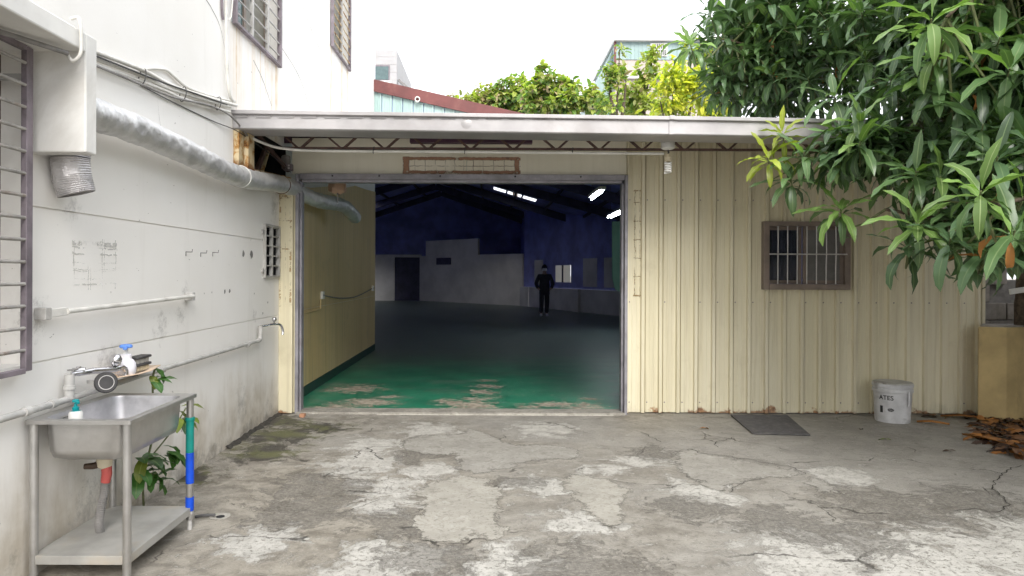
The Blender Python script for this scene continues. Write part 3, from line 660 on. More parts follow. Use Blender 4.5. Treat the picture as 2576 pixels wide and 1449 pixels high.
for k in range(20):
    m = MB(); clad(m, rib_prof(1.475+k*.19), 7.5+random.uniform(-.002,.002), .012-.004*random.random(), lambda x:2.93, ((2.95,3.80,1.38,2.04),))
    o = obj('wall_panel', m, M_CREAM, fw)
sc = MB()
for k in range(20):
    for z in (.12,1.20,2.3):
        if z>1.3 or random.random()<.85:
            if not (2.85<1.5+k*.19<3.9 and 1.3<z<2.1): sc.lathe([(.007,0),(.007,.004),(.003,.006)], (1.475+k*.19+.015,7.5,z), 6, (0,-1,0))
stuff(obj('screw', sc, M_BARW, fw))
obj('corner_trim', MB().box(5.27,5.30,7.46,7.58,.01,2.9), M_CREAM, sh)
obj('door_trim', MB().box(1.455,1.474,7.44,7.56,.012,2.93), M_CREAM, sh)
hp = obj('header_panel', MB().box(-2.15,-.272,7.49,7.52,2.565,2.95).box(-.268,1.453,7.492,7.52,2.565,2.95), M_HEAD, sh)
cp = obj('corner_post', MB().box(-2.249,-2.105,7.36,7.52,.012,2.335).box(-2.09,-2.10,7.40,7.5,.012,2.335), M_CREAM, sh, bevel=.004)
# grey steel door frame
obj('door_jamb', MB().box(-2.088,-2.055,7.40,7.56,.0,2.555).box(-2.055,-2.035,7.46,7.56,.0,2.47), M_FRAME, sh, bevel=.004)
obj('door_jamb', MB().box(1.42,1.452,7.40,7.56,.0,2.555).box(1.395,1.42,7.46,7.56,.0,2.47), M_FRAME, sh, bevel=.004)
dl = obj('door_lintel', MB().box(-2.054,1.419,7.42,7.56,2.50,2.560).box(-2.03,1.395,7.44,7.55,2.47,2.499), M_FRAME, sh, bevel=.003)
for x in (-1.7,-1.2,-.55,.25,.95): obj('bolt', MB().lathe([(.009,0),(.009,.008),(.005,.011)], (x,7.42,2.535), 8, (0,-1,0)), M_BLACK, dl)
# gutter in two lengths
gp = [(6.0,2.905),(6.0,2.872),(6.03,2.868),(6.03,2.755),(6.045,2.745),(6.345,2.745),(6.345,2.90)]
g1 = obj('gutter_section', MB().extrude_x(gp,-2.25,1.555,.04), M_GUTTER, sh, bevel=.004)
g2 = obj('gutter_section', MB().extrude_x([(y-.006,z-.040) for y,z in gp],1.56,5.4,.05), M_GUTTER, sh, bevel=.004)
obj('gutter_strap', MB().extrude_x([(y-.010 if y<6.2 else y,z-.0385+(-.004 if z<2.8 else .003)) for y,z in gp],1.535,1.575,.0), M_GUTTER, sh)
obj('dent', MB().lathe([(.055,0),(.03,.004),(.01,.006)], (-.22,6.031,2.80), 16, (0,-1,0)), M_GUTTER, g1, 60)
# lean-to roof sheet
def roof_z(y): return 2.84+(y-6.0)*.105
rr=[]; x=-2.249; prof=[]
while x<5.5:
    prof += [(x,0),(x+.13,0),(x+.145,.03),(x+.185,.03)]; x+=.2
for y in (6.02,7.0,8.0,10.0,13.35): rr.append([(px,y,roof_z(y)+dz-.02*(px+2.25)/7.6) for px,dz in prof])
rf = obj('roof', MB().sheet(rr), M_ROOF, sh)
# eave joist
tr = obj('eave_joist', MB().box(-2.0,5.2,6.49,6.50,2.655,2.675).box(-2.0,5.2,6.515,6.525,2.655,2.675).box(-2.0,5.2,6.49,6.525,2.775,2.80), M_TRUSS, sh)
for k in range(18):
    x=-1.95+k*.4
    for a,b in ((x,x+.14),(x+.30,x+.165)):
        for y in (6.494,6.520): obj('web_bar', MB().tube([(a,y,2.785),(b,y,2.665)], .0095, 6), M_TRUSS, tr)
obj('eave_beam', MB().box(-.85,.42,7.2,7.30,2.855,2.94), M_PURPLE, sh)
obj('eave_purlin', MB().box(-2.2,5.2,7.40,7.45,2.96,3.0), M_TRUSS, sh)
# rusted bracket steel in the corner recess
br = obj('rusty_bracket', MB().box(-2.249,-2.20,6.05,6.17,2.41,2.76).box(-2.249,-2.17,6.20,6.36,2.38,2.75), M_RUST, sh, bevel=.004)
obj('rusty_rail', MB().beam((-2.19,6.22,2.40),(-2.15,7.38,2.475),.05,.07), M_RUST, br, bevel=.003)
obj('brace', MB().beam((-2.3,6.75,2.43),(-2.3,7.1,2.80),.03,.05), M_TRUSS, br)
obj('brace', MB().beam((-2.3,6.9,2.43),(-2.35,7.35,2.83),.03,.03), M_RUST, br)
obj('brace', MB().beam((-2.24,6.62,2.83),(-2.16,7.38,2.58),.03,.03), M_TRUSS, br)
obj('roller_motor', MB().lathe([(.03,-.08),(.045,-.075),(.05,0),(.045,.06),(.02,.07)], (-2.19,7.40,2.68), 16), M_CABLEG, br, 40)
ob = obj('switch_box', MB().box(-2.19,-2.10,7.30,7.37,2.575,2.645), M_BARW, br, bevel=.006)
for dx in (-.165,-.13):
    for dz in (2.597,2.625): obj('socket_hole', MB().lathe([(.010,0),(.010,.004)], (dx-2.0,7.30,dz), 10, (0,-1,0)), M_SILVERBAR, ob)
# sign glue
grid=[(2,2.735,.022,1),(2,2.588,.022,1),(0,-.92,.045,1),(0,.27,.035,1),(2,2.655,.007,.45)]+[(0,-.83+.107*k+.012*math.sin(k*7),.005,.30+.25*math.sin(k*5)**2) for k in range(10)]
tag(obj('sign_residue', MB().add([(-.96,7.4885,2.57),(.31,7.4885,2.57),(.31,7.4885,2.755),(-.96,7.4885,2.755)],[(0,1,2,3)]), residue_material('sign_glue',(.36,.21,.14),.30,grid)), 'rust brown glue grid of a removed sign above the doorway', 'residue')
grid=[(0,1.545,.006,.7),(0,1.665,.006,.8),(2,2.395,.010,1),(2,1.27,.010,1),(0,1.60,.004,.6)]+[(2,1.27+.2*k,.006,.8) for k in range(6)]
tag(obj('sign_residue', MB().add([(1.53,7.494,1.25),(1.62,7.494,1.25),(1.62,7.494,2.41),(1.53,7.494,2.41)],[(0,1,2,3)]), residue_material('sign_glue_right',(.28,.20,.10),.36,grid)), 'tall narrow glue outline on the cladding right of the doorway', 'residue')
grid=[(0,-2.235,.012,.9),(0,-2.125,.014,1),(2,2.30,.02,1),(2,1.16,.01,.9),(2,1.45,.008,.7),(2,1.75,.008,.7),(2,2.05,.008,.7),(0,-2.18,.004,.5)]
tag(obj('sign_residue', MB().add([(-2.247,7.3585,1.14),(-2.108,7.3585,1.14),(-2.108,7.3585,2.33),(-2.247,7.3585,2.33)],[(0,1,2,3)]), residue_material('sign_glue_left',(.40,.28,.15),.44,grid)), 'tall narrow glue outline on the cream post left of the doorway', 'residue')
# window in the cladding
wn = obj('window', MB().box(2.91,2.97,7.43,7.55,1.34,2.07).box(3.78,3.84,7.43,7.55,1.34,2.07).box(2.97,3.78,7.43,7.55,2.02,2.07).box(2.97,3.78,7.42,7.55,1.34,1.40), M_BROWNAL, sh, bevel=.003)
s1 = obj('sash', MB().box(2.971,3.0,7.50,7.52,1.402,2.018).box(3.31,3.345,7.50,7.52,1.402,2.018).box(3.0,3.31,7.50,7.52,1.402,1.44).box(3.0,3.31,7.50,7.52,1.98,2.018), M_BROWNAL, wn)
obj('pane', MB().box(3.0,3.31,7.507,7.513,1.44,1.98), M_PANED, wn)
s2 = obj('sash', MB().box(3.35,3.39,7.475,7.495,1.402,2.018).box(3.745,3.779,7.475,7.495,1.402,2.018).box(3.39,3.745,7.475,7.495,1.402,1.44).box(3.39,3.745,7.475,7.495,1.98,2.018), M_BROWNAL, wn)
obj('pane', MB().box(3.39,3.745,7.482,7.488,1.44,1.98), M_PANEG, wn)
for k in range(7):
    x=3.063+k*.103
    pts=[(x,7.435,1.40),(x,7.435,1.6),(x+(.004 if k>4 else 0),7.433,1.75),(x,7.435,2.02)]
    obj('bar', MB().tube(pts,.0065,8), M_SILVERBAR, wn, 60)
obj('bar', MB().tube([(2.97,7.428,1.72),(3.80,7.428,1.72)],.008,8), M_SILVERBAR, wn, 60)
# ------------------------------------------------------------------ main hall behind
def hall_z(x,y):
    zr = 5.27+(y-13.3)*.0235; sl = .225+(y-13.3)*.0049
    return zr-abs(x+2.6)*sl
hx = [-8.3,-7.6,-5.4,-4,-2.6,-1.3,0.0,.08,.55,.62,1.15,1.22,1.72,1.8,3.2,4.4,5.6]; hy=[13.28,17,18,22,23,26.5,27.4,30,32.2,34,36,37.93]
hm = MB()
for j in range(len(hy)-1):
    for i in range(len(hx)-1):
        xm=(hx[i]+hx[i+1])/2; ym=(hy[j]+hy[j+1])/2
        if -7.6<xm<-5.4 and (17<ym<18 or 22<ym<23 or 26.5<ym<27.4 or 30<ym<32.2): continue  # left slope openings are out of view, added to brighten the hall
        if 26.5<ym<27.4 and (0.08<xm<.55 or .62<xm<1.15 or 1.22<xm<1.72): continue
        q=[(hx[i],hy[j]),(hx[i+1],hy[j]),(hx[i+1],hy[j+1]),(hx[i],hy[j+1])]
        hm.add([(a,b,hall_z(a,b)) for a,b in q],[(0,1,2,3)])
hr = obj('hall_roof', hm, M_NAVY, sh)
for yy in (16.5,20,23.5,28.5,32.5,36): 
    for a,b in ((-8,-2.6),(-2.6,5.2)): obj('rafter', MB().beam((a,yy,hall_z(a,yy)-.16),(b,yy,hall_z(b,yy)-.16),.12,.28), M_BEAM, hr)
for xx in (-6.5,-4.8,-3.4,-1.8,-.4,.9,2.2,3.6): obj('purlin', MB().beam((xx,13.4,hall_z(xx,13.4)-.05),(xx,37.9,hall_z(xx,37.9)-.05),.06,.1), M_BEAM, hr)
# gable wall facing the yard, teal with maroon rake
gw = obj('gable_wall', MB().add([(-8.3,13.33,3.3),(5.6,13.33,3.3),(5.6,13.33,hall_z(5.6,13.33)),(-2.6,13.33,5.27),(-8.3,13.33,hall_z(-8.3,13.33))],[(0,1,2,3,4)]), M_NAVY, sh)
for k in range(14):
    m=MB(); clad(m, rib_prof(-2.3+k*.2,.2,.04,.02), 13.31, 3.45, lambda x: hall_z(x,13.3)-.05); obj('gable_panel', m, M_TEAL, gw)
rk = obj('rake_trim', MB().beam((-2.62,13.27,5.175),(5.6,13.27,hall_z(5.6,13.27)-.095),.06,.19), M_MAROON, gw)
obj('drip_edge', MB().beam((-2.62,13.255,5.06),(5.6,13.255,hall_z(5.6,13.25)-.21),.05,.03), M_MAROON, gw)
obj('vent_stub', MB().lathe([(.05,0),(.05,.12),(.036,.12),(.034,.02)], (-1.43,13.29,4.80), 16, (.15,-1,0)), M_WHITE, gw, 40)
# hall walls
iw = MB()
iw.add([(-8,13.4,0),(-8,37.9,0),(-8,37.9,5.2),(-8,13.4,5.2)],[(0,1,2,3)])
iw.add([(5.27,7.56,0),(5.27,23.3,0),(5.27,23.3,3.8),(5.27,13.3,3.65),(5.27,7.56,3.05)],[(0,1,2,3,4)])
iw.add([(-8,13.4,0),(-2.25,13.4,0),(-2.25,13.4,5.3),(-8,13.4,5.2)],[(0,1,2,3)])
obj('hall_wall', iw, M_NAVY, sh)
obj('eave_closure', MB().add([(5.6,7.535,2.9),(-2.25,7.535,2.9),(-2.25,7.535,3.06),(5.6,7.535,3.06)],[(0,1,2,3)]), M_PURPLE, sh)
bk = MB().add([(-8,37.9,0),(1.6,37.9,0),(1.6,37.9,hall_z(1.6,37.9)-.03),(-2.6,37.9,hall_z(-2.6,37.9)-.06),(-8,37.9,hall_z(-8,37.9)-.06)],[(0,1,2,3,4)])
bk.add([(1.6,37.9,0),(1.51,32,0),(1.51,32,4.6),(1.6,37.9,4.6)],[(0,1,2,3)])
bwall = obj('hall_back_wall', bk, M_NAVY, sh)
rg_=obj('gable_rail', MB().beam((-8,37.95,hall_z(-8,37.9)+.06),(-2.6,37.95,hall_z(-2.6,37.9)+.06),.05,.12).beam((-2.6,37.95,hall_z(-2.6,37.9)+.06),(1.6,37.95,hall_z(1.6,37.9)+.06),.05,.12), M_NAVY, bwall)
# angled back right wall: low masonry plinth and sheet with windows above
A = Vector((1.51,32,0)); B = Vector((5.27,23.24,0)); dAB=(B-A).normalized(); nAB=Vector((dAB.y,-dAB.x,0)); LAB=(B-A).length
def onw(t,z,off=0): 
    p=A+dAB*t+nAB*off; return (p.x,p.y,z)
WH=[(3.05,4.3,1.15,1.85)]
m=MB(); ts=[0,3.05,4.3,LAB]; 
for a,b in zip(ts[:-1],ts[1:]):
    if a==3.05:
        m.add([onw(a,.9),onw(b,.9),onw(b,1.15),onw(a,1.15)],[(0,1,2,3)]); m.add([onw(a,1.85),onw(b,1.85),onw(b,4.6),onw(a,4.6)],[(0,1,2,3)])
    else: m.add([onw(a,.9),onw(b,.9),onw(b,4.6),onw(a,4.6)],[(0,1,2,3)])
sw = obj('side_wall', m, M_NAVY, sh)
def slab(t0,t1,z0,z1,o0,o1):
    return MB().add([onw(t0,z0,o0),onw(t1,z0,o0),onw(t1,z0,o1),onw(t0,z0,o1),onw(t0,z1,o0),onw(t1,z1,o0),onw(t1,z1,o1),onw(t0,z1,o1)],[(0,1,2,3),(7,6,5,4),(4,5,1,0),(5,6,2,1),(6,7,3,2),(7,4,0,3)])
sgn = -1 if nAB.y>0 else 1
for a,b in ((0,.85),(.95,5.0),(5.1,LAB-.05)): obj('plinth', slab(a,b,.02,.9,sgn*.02,sgn*.22), M_PARTD, sw)
obj('plinth_pier', slab(5.0,5.45,.02,.9,sgn*.22,sgn*.34), M_PARTD, sw)
lw = obj('window', slab(3.63,3.72,1.15,1.85,sgn*.01,sgn*.05), M_BEAM, sw)
for a,b in ((3.05,3.63),(3.72,4.3)): obj('pane', slab(a,b,1.15,1.85,sgn*.015,sgn*.025), M_FROST, lw)
for a,b in ((1.1,1.9),(5.3,6.3),(6.8,7.9)): obj('shutter', slab(a,b,1.0,2.1,sgn*.01,sgn*.03), M_PARTD, sw)
# cream partition standing across the hall
pt = thing('partition_wall', (-1.1,34.7,0), 'pale grey stepped partition wall at the back of the dark hall', 'wall')
def pw(t,z,o=0):
    a=Vector((-3.77,37.5,0)); b=Vector((1.51,32.0,0)); d=(b-a).normalized(); nn=Vector((-d.y,d.x,0)); p=a+d*t+nn*(-o if nn.y>0 else o); return (p.x,p.y,z)
def pslab(t0,t1,z0,z1,o0,o1): return MB().add([pw(t0,z0,o0),pw(t1,z0,o0),pw(t1,z0,o1),pw(t0,z0,o1),pw(t0,z1,o0),pw(t1,z1,o0),pw(t1,z1,o1),pw(t0,z1,o1)],[(0,1,2,3),(7,6,5,4),(4,5,1,0),(5,6,2,1),(6,7,3,2),(7,4,0,3)])
obj('lower_panel', pslab(0,7.6,.02,2.42,0,.12), M_PART, pt)
obj('upper_panel', pslab(.5,4.6,2.42,3.22,0,.11), M_PART, pt)
obj('meter_box', pslab(1.5,2.6,1.95,2.3,.121,.2), M_BEAM, pt)
obj('side_panel', MB().box(-6.7,-5.2,37.4,37.5,.02,2.5), M_PARTD, pt)
obj('doorway_shade', MB().box(-5.2,-3.77,37.52,37.56,.02,2.5), M_BEAM, pt)  # dark panel paints the shade of an open doorway
obj('head_rail', MB().box(-5.2,-3.77,37.4,37.5,2.35,2.5), M_PARTD, pt)

# ================================================================== lamps inside (lit)
def tube_lamp(loc, L, label, n):
    t = thing('fluorescent_lamp', loc, label, 'lamp', 'lit tubes under the hall roof'); x,y,z=loc
    obj('housing', MB().box(x-.06,x+.06,y-L/2,y+L/2,z+.03,z+.08), M_WHITE, t)
    for i in range(n):
        xx=x+(i-(n-1)/2)*.075
        obj('tube', MB().tube([(xx,y-L/2+.03,z),(xx,y+L/2-.03,z)],.018,8), M_TUBE, t, 60)
    for yy in (y-L*.4,y+L*.4): obj('hanger', MB().tube([(x,yy,z+.08),(x,yy,z+.75)],.005,5), M_BEAM, t)
tube_lamp((1.87,12.4,2.9), 1.3, 'lit single white tube lamp high inside the doorway, nearer of two', 1)
tube_lamp((2.92,16.4,2.9), 1.7, 'lit twin tube lamp at the right edge of the doorway, farther of two', 2)

# teal hanging panel inside the right of the doorway
tpn = thing('hanging_panel', (1.85,9.0,1.28), 'pale teal board hanging just inside the right door jamb', 'panel')
pp=[(1.60,1.30),(1.66,1.27),(2.2,1.27),(2.2,2.18),(1.56,2.18),(1.565,1.45)]
mm=MB(); mm.add([(x,8.98,z) for x,z in pp]+[(x,9.02,z) for x,z in pp],[tuple(range(6)),tuple(range(6,12))[::-1]]+[(i,(i+1)%6,6+(i+1)%6,6+i) for i in range(6)])
obj('board', mm, plain('teal_board',(.10,.24,.21),.5,0,.15,3), tpn)
obj('hook_rod', MB().tube([(1.9,9.0,2.18),(1.9,9.0,3.1)],.008,6), M_BEAM, tpn)
# sockets and cable on the cream wall
def socket(y,z,label):
    t=thing('wall_socket',(-2.236,y,z),label,'socket','sockets on the inner cream wall')
    obj('plate',MB().box(-2.236,-2.205,y-.06,y+.06,z-.05,z+.05),M_WHITE,t,bevel=.006)
    for k in (-.02,.02): obj('slot',MB().box(-2.2052,-2.203,y+k-.004,y+k+.004,z-.012,z+.012),M_BLACK,t)
socket(9.16,1.205,'white wall socket on the cream wall nearer the doorway'); socket(13.05,1.215,'white wall socket at the far end of the cream wall')
tag(obj('socket_cable',MB().tube(smooth_path([(-2.225,9.24,1.20),(-2.22,10.2,1.13),(-2.22,11.3,1.11),(-2.22,12.3,1.16),(-2.225,12.98,1.21)]),.009,6),M_CABLEG,None,60),'grey cable sagging between the two sockets on the cream wall','cable')
tag(obj('socket_conduit',MB().tube([(-2.225,9.08,1.155),(-2.225,9.07,1.03),(-2.225,8.5,1.02),(-2.225,7.7,1.0)],.008,6),M_INCREAM,None,60),'thin cream conduit running from the near socket to the doorway','conduit')
# bag over a lamp, hung from the lintel
bg_=thing('wrapped_lamp',(-1.77,8.0,2.42),'peach plastic bag wrapped round a hanging lamp behind the lintel','lamp')
mm=MB(); rows=[]
for i,(r,z) in enumerate([(.015,2.70),(.035,2.66),(.06,2.62),(.082,2.55),(.098,2.48),(.088,2.43),(.03,2.405)]):
    rows.append([(-1.77+r*math.cos(a)*(1+.22*math.sin(5*a+i)),8.0+r*math.sin(a)*(1+.2*math.cos(4*a+i*2)),z+.012*math.sin(3*a+i)) for a in [2*math.pi*k/20 for k in range(21)]])
mm.sheet(rows); obj('bag',mm,frost_material('peach_plastic',(.62,.42,.30),.35),bg_,50)
obj('cord',MB().tube([(-1.77,8.0,2.69),(-1.765,8.0,3.0)],.006,6),M_CABLE,bg_)
obj('chain',MB().tube([(-1.77,8.0,2.42),(-1.775,8.02,2.36),(-1.78,8.03,2.31)],.006,6,jit=.5),M_CABLEG,bg_)

# ================================================================== person
pr = thing('person', (1.85,24.2,.02), 'person in dark coat and trousers with white face mask standing inside the hall', 'person')
def skin(name, verts, edges, radii, mat, parent, root=0, sub=2):
    me=bpy.data.meshes.new(name); b=wpos(parent); me.from_pydata([(v[0],v[1],v[2]) for v in verts],edges,[]); me.materials.append(mat)
    o=bpy.data.objects.new(name,me); COL.objects.link(o); o.parent=parent
    o.modifiers.new('skin','SKIN').use_smooth_shade=True
    sv=me.skin_vertices[0].data
    for i,r in enumerate(radii): sv[i].radius=r if isinstance(r,tuple) else (r,r); sv[i].use_root=(i==root)
    s=o.modifiers.new('sub','SUBSURF'); s.levels=sub; s.render_levels=sub
    return o
M_SKIN=plain('skin',(.45,.30,.22),.55,0,.1,20); M_COAT=plain('dark_coat',(.035,.036,.046),.8,0,.3,12); M_TROU=plain('dark_trousers',(.028,.028,.036),.8,0,.3,12)
# body: pelvis, spine, neck, head, arms with hands in the coat pockets, legs
bv=[(0,0,.93),(0,.0,1.12),(0,0,1.35),(0,-.01,1.47),(0,-.02,1.56),(0,-.03,1.66),(0,-.02,1.74),
    (-.18,0,1.40),(-.29,.02,1.14),(-.22,-.12,.96),(-.17,-.17,.92), (.18,0,1.40),(.29,.02,1.14),(.22,-.12,.96),(.17,-.17,.92),
    (-.09,0,.86),(-.10,-.02,.48),(-.11,.02,.09),(-.12,-.12,.035), (.09,0,.86),(.09,-.03,.48),(.08,.0,.09),(.10,-.14,.035)]
be=[(0,1),(1,2),(2,3),(3,4),(4,5),(5,6),(2,7),(7,8),(8,9),(9,10),(2,11),(11,12),(12,13),(13,14),(0,15),(15,16),(16,17),(17,18),(0,19),(19,20),(20,21),(21,22)]
brd=[(.14,.10),(.13,.095),(.15,.10),(.06,.06),(.055,.06),(.078,.095),(.06,.07),.055,.045,.035,.03,.055,.045,.035,.03,.085,.058,.042,.035,.085,.058,.042,.035]
skin('body',bv,be,brd,M_SKIN,pr)
cv=[(0,0,.72),(0,0,.93),(0,.0,1.12),(0,0,1.35),(0,-.005,1.46),(-.19,0,1.40),(-.30,.02,1.13),(-.22,-.12,.96),(.19,0,1.40),(.30,.02,1.13),(.22,-.12,.96)]
skin('coat',cv,[(0,1),(1,2),(2,3),(3,4),(3,5),(5,6),(6,7),(3,8),(8,9),(9,10)],[(.20,.15),(.20,.15),(.18,.14),(.185,.14),(.08,.08),.085,.07,.06,.085,.07,.06],M_COAT,pr,1)
skin('trousers',[(0,0,.88),(-.09,0,.84),(-.10,-.02,.48),(-.11,.02,.10),(.09,0,.84),(.09,-.03,.48),(.08,.0,.10)],[(0,1),(1,2),(2,3),(0,4),(4,5),(5,6)],[(.15,.12),.105,.085,.075,.105,.085,.075],M_TROU,pr)
M_SHOE=plain('white_shoe',(.62,.62,.64),.5,0,.1,10)
for (x,y) in ((-.115,-.06),(.09,-.08)):
    skin('shoe',[(x,y+.10,.05),(x,y,.055),(x,y-.13,.04)],[(0,1),(1,2)],[(.045,.05),(.05,.055),(.045,.035)],M_SHOE,pr)
hm_=MB(); rows=[]
for i in range(9):
    th=math.pi*(i/8)*.62; rows.append([(.098*math.sin(th)*math.cos(a),-.02+.108*math.sin(th)*math.sin(a),1.665+.135*math.cos(th)) for a in [2*math.pi*k/20 for k in range(21)]])
hm_.sheet(rows); hc=MB(); hc.v=[(v[0]+1.85,v[1]+24.2,v[2]+.02) for v in hm_.v]; hc.f=hm_.f; hc.mi=hm_.mi
obj('hair',hc,M_COAT,pr,80,solid=.012)
mk=MB(); rows=[]
for i in range(6):
    z=1.575+.095*i/5; rows.append([(1.85+.088*math.sin(a),24.2-.03-(.112+.014*math.sin(math.pi*i/5))*math.cos(a),z+.02) for a in [-1.15+2.3*k/10 for k in range(11)]])
mk.sheet(rows); obj('face_mask',mk,plain('white_mask',(.85,.86,.88),.6,0,.04,10),pr,80,solid=.006)
for s in (-1,1): 
    obj('eye',MB().lathe([(.002,-.008),(.011,0),(.002,.008)],(1.85+s*.033,24.2-.118,1.72),10,(0,-1,0)),M_BLACK,pr,60)
    obj('ear',MB().lathe([(.004,-.012),(.028,-.006),(.03,0),(.02,.008)],(1.85+s*.082,24.19,1.69),10,(s,-.2,0)),M_SKIN,pr,60)

# ================================================================== ducts
def duct_mesh(pts, r, rings, amp, n=24, per=None):
    P=smooth_path(pts,rings); mb=MB(); rows=[]; ref=Vector((0,0,1)); d0=0
    for i,p in enumerate(P):
        d=(P[min(i+1,len(P)-1)]-P[max(i-1,0)]).normalized(); rr=(ref-d*ref.dot(d)).normalized(); o=d.cross(rr)
        row=[]
        for j in range(n+1):
            a=2*math.pi*(j%n)/n; q=p*14+(rr*math.cos(a)+o*math.sin(a))*1.6
            k=1+amp*mnoise.noise(q)+amp*.6*mnoise.noise(q*2.3)+amp*.35*mnoise.noise(Vector((p.y*42,math.cos(a)*1.3,math.sin(a)*1.3)))
            if per: k+=per*math.sin(i*math.pi)
            if per: k=1+(per if i%2 else -per)+amp*mnoise.noise(q)
            row.append(tuple(p+(rr*math.cos(a)+o*math.sin(a))*r*k))
        rows.append(row)
    mb.sheet(rows); return mb,P
du=thing('insulated_duct',(-2.14,5.5,2.30),'silver foil wrapped ventilation duct running along the white wall into the doorway','duct')
mb,P=duct_mesh([(-2.11,3.46,2.33),(-2.10,3.76,2.335),(-2.12,4.22,2.35),(-2.13,4.94,2.335),(-2.135,5.6,2.31),(-2.135,6.2,2.325),(-2.14,6.9,2.385),(-2.12,7.45,2.40),(-2.07,7.75,2.36),(-1.99,8.1,2.335),(-1.95,8.9,2.375),(-1.93,9.3,2.36),(-1.90,9.7,2.27)],.084,26,.10,32)
obj('wrap',mb,M_FOIL,du,70)
for k in (117,163): obj('tie_wire',MB().tube([P[k]+Vector((.094*math.cos(a)*.95,.02*math.cos(a),.094*math.sin(a))) for a in [2*math.pi*j/24 for j in range(25)]],.0035,5),M_RUST if k==163 else M_PVC,du)
fx=thing('flexible_duct',(-2.15,3.55,1.89),'short ribbed aluminium hose hanging below the white window hood','duct')
mb,P=duct_mesh([(-2.155,3.56,2.12),(-2.155,3.56,2.06),(-2.15,3.57,1.97),(-2.135,3.58,1.90)],.088,14,.06,28,.022)
obj('hose',mb,M_ALU,fx,60,solid=.003)

# ================================================================== conduits and cables on the left wall
def run(name,pts,r,mat,label,cat,group=None,ties=()):
    return tag(obj(name,MB().tube(smooth_path(pts,6),r,8),mat,None,60),label,cat,group)
run('conduit',[(-2.215,3.47,2.70),(-2.215,3.85,2.725),(-2.215,4.41,2.78),(-2.215,4.93,2.80),(-2.215,6.02,2.945)],.015,M_PVC,'thick white conduit, topmost of the bundle above the foil duct','conduit','conduits on the white wall')
run('conduit',[(-2.225,3.47,2.665),(-2.225,3.85,2.69),(-2.22,4.43,2.745),(-2.22,4.82,2.765),(-2.22,5.9,2.905)],.012,M_PVC,'white conduit just under the topmost one of the wall bundle','conduit','conduits on the white wall')
run('conduit',[(-2.228,3.5,2.645),(-2.228,3.87,2.665),(-2.225,4.18,2.69),(-2.225,4.72,2.735),(-2.22,5.02,2.75),(-2.222,5.9,2.86)],.011,M_PVC,'thin white conduit, lowest of the wall bundle','conduit','conduits on the white wall')
run('conduit',[(-2.235,4.43,2.79),(-2.235,4.58,2.84),(-2.235,4.76,2.885),(-2.235,4.88,2.875),(-2.232,5.11,2.855),(-2.235,5.58,2.91),(-2.235,6.05,2.985)],.010,M_PVC,'thin white pipe arching above the conduit bundle','conduit')
run('cable',[(-2.205,3.85,2.70),(-2.20,4.34,2.74),(-2.205,4.7,2.775),(-2.20,5.2,2.83),(-2.21,5.8,2.90)],.006,M_CABLE,'black cable lying along the front of the conduit bundle','cable')
run('cable',[(-2.20,3.5,2.625),(-2.20,4.34,2.675),(-2.20,4.82,2.71),(-2.20,5.42,2.80),(-2.19,5.85,2.81),(-2.18,6.2,2.72)],.008,M_CABLEG,'grey cable drooping below the conduit bundle to the gutter','cable')
run('cable',[(-2.24,4.43,2.69),(-2.24,4.93,2.695),(-2.24,5.6,2.715),(-2.2,6.1,2.72),(-2.15,7.0,2.63),(-2.14,7.4,2.57)],.004,M_CABLE,'thin black wire from the wall to the rusty corner recess','cable')
run('conduit',[(-2.225,5.78,5.6),(-2.225,5.80,3.9),(-2.225,5.86,3.1),(-2.225,5.98,2.97)],.014,M_PVC,'vertical white conduit beside the upper barred window','conduit')
run('cable',[(-2.238,5.74,5.6),(-2.238,5.75,3.9),(-2.238,5.78,3.6)],.011,M_BARW,'short dark purple pipe next to the vertical white conduit','cable')
run('cable',[(-2.2,5.9,5.6),(-2.2,5.92,4.3),(-2.21,5.9,3.72),(-2.22,5.84,3.62)],.006,M_PVC,'loose white cable hanging at the upper barred window','cable')
for i,(y,z) in enumerate(((4.40,2.735),(4.98,2.775),(5.62,2.865))):
    tag(obj('cable_tie',MB().tube([(-2.212+.022*math.cos(a),y+.02*math.sin(a),z+.058*math.sin(a)) for a in [2*math.pi*j/20 for j in range(21)]],.0035,5),M_CABLE),('black tie round the conduit bundle, nearest the window hood','black tie round the middle of the conduit bundle','black tie round the conduit bundle, nearest the gutter')[i],'cable tie','ties round the conduit bundle')
run('conduit',[(-2.2,6.3,2.73),(-2.1,6.40,2.69),(-1.95,6.46,2.655),(-1.6,6.47,2.635),(-.4,6.47,2.63),(.6,6.47,2.625),(1.6,6.47,2.62)],.013,M_PVC,'long white conduit strapped below the eave joist','conduit')
for i,x in enumerate((-1.1,-.25,.75)): tag(obj('conduit_clip',MB().tube([(x+.004*math.sin(a),6.475+.02*math.cos(a),2.645+.03*math.sin(a)) for a in [2*math.pi*j/14 for j in range(15)]],.004,5),M_CABLE),('leftmost dark clip holding the eave conduit','middle dark clip holding the eave conduit','rightmost dark clip holding the eave conduit')[i],'clip','clips on the eave conduit')
hk=tag(obj('hook_pipe',MB().tube(smooth_path([(-2.0,3.30,2.70),(-1.96,3.30,2.70),(-1.95,3.30,2.60),(-1.955,3.30,2.53),(-1.99,3.30,2.50),(-2.02,3.31,2.53)]),.009,8),M_PVC,None,60),'small white hooked pipe over the window hood edge','pipe')
run('cable',[(-2.3,2.4,2.545),(-2.2,2.8,2.535),(-2.1,3.1,2.54),(-2.0,3.28,2.53)],.012,M_CABLEG,'grey cable slung under the window hood','cable')

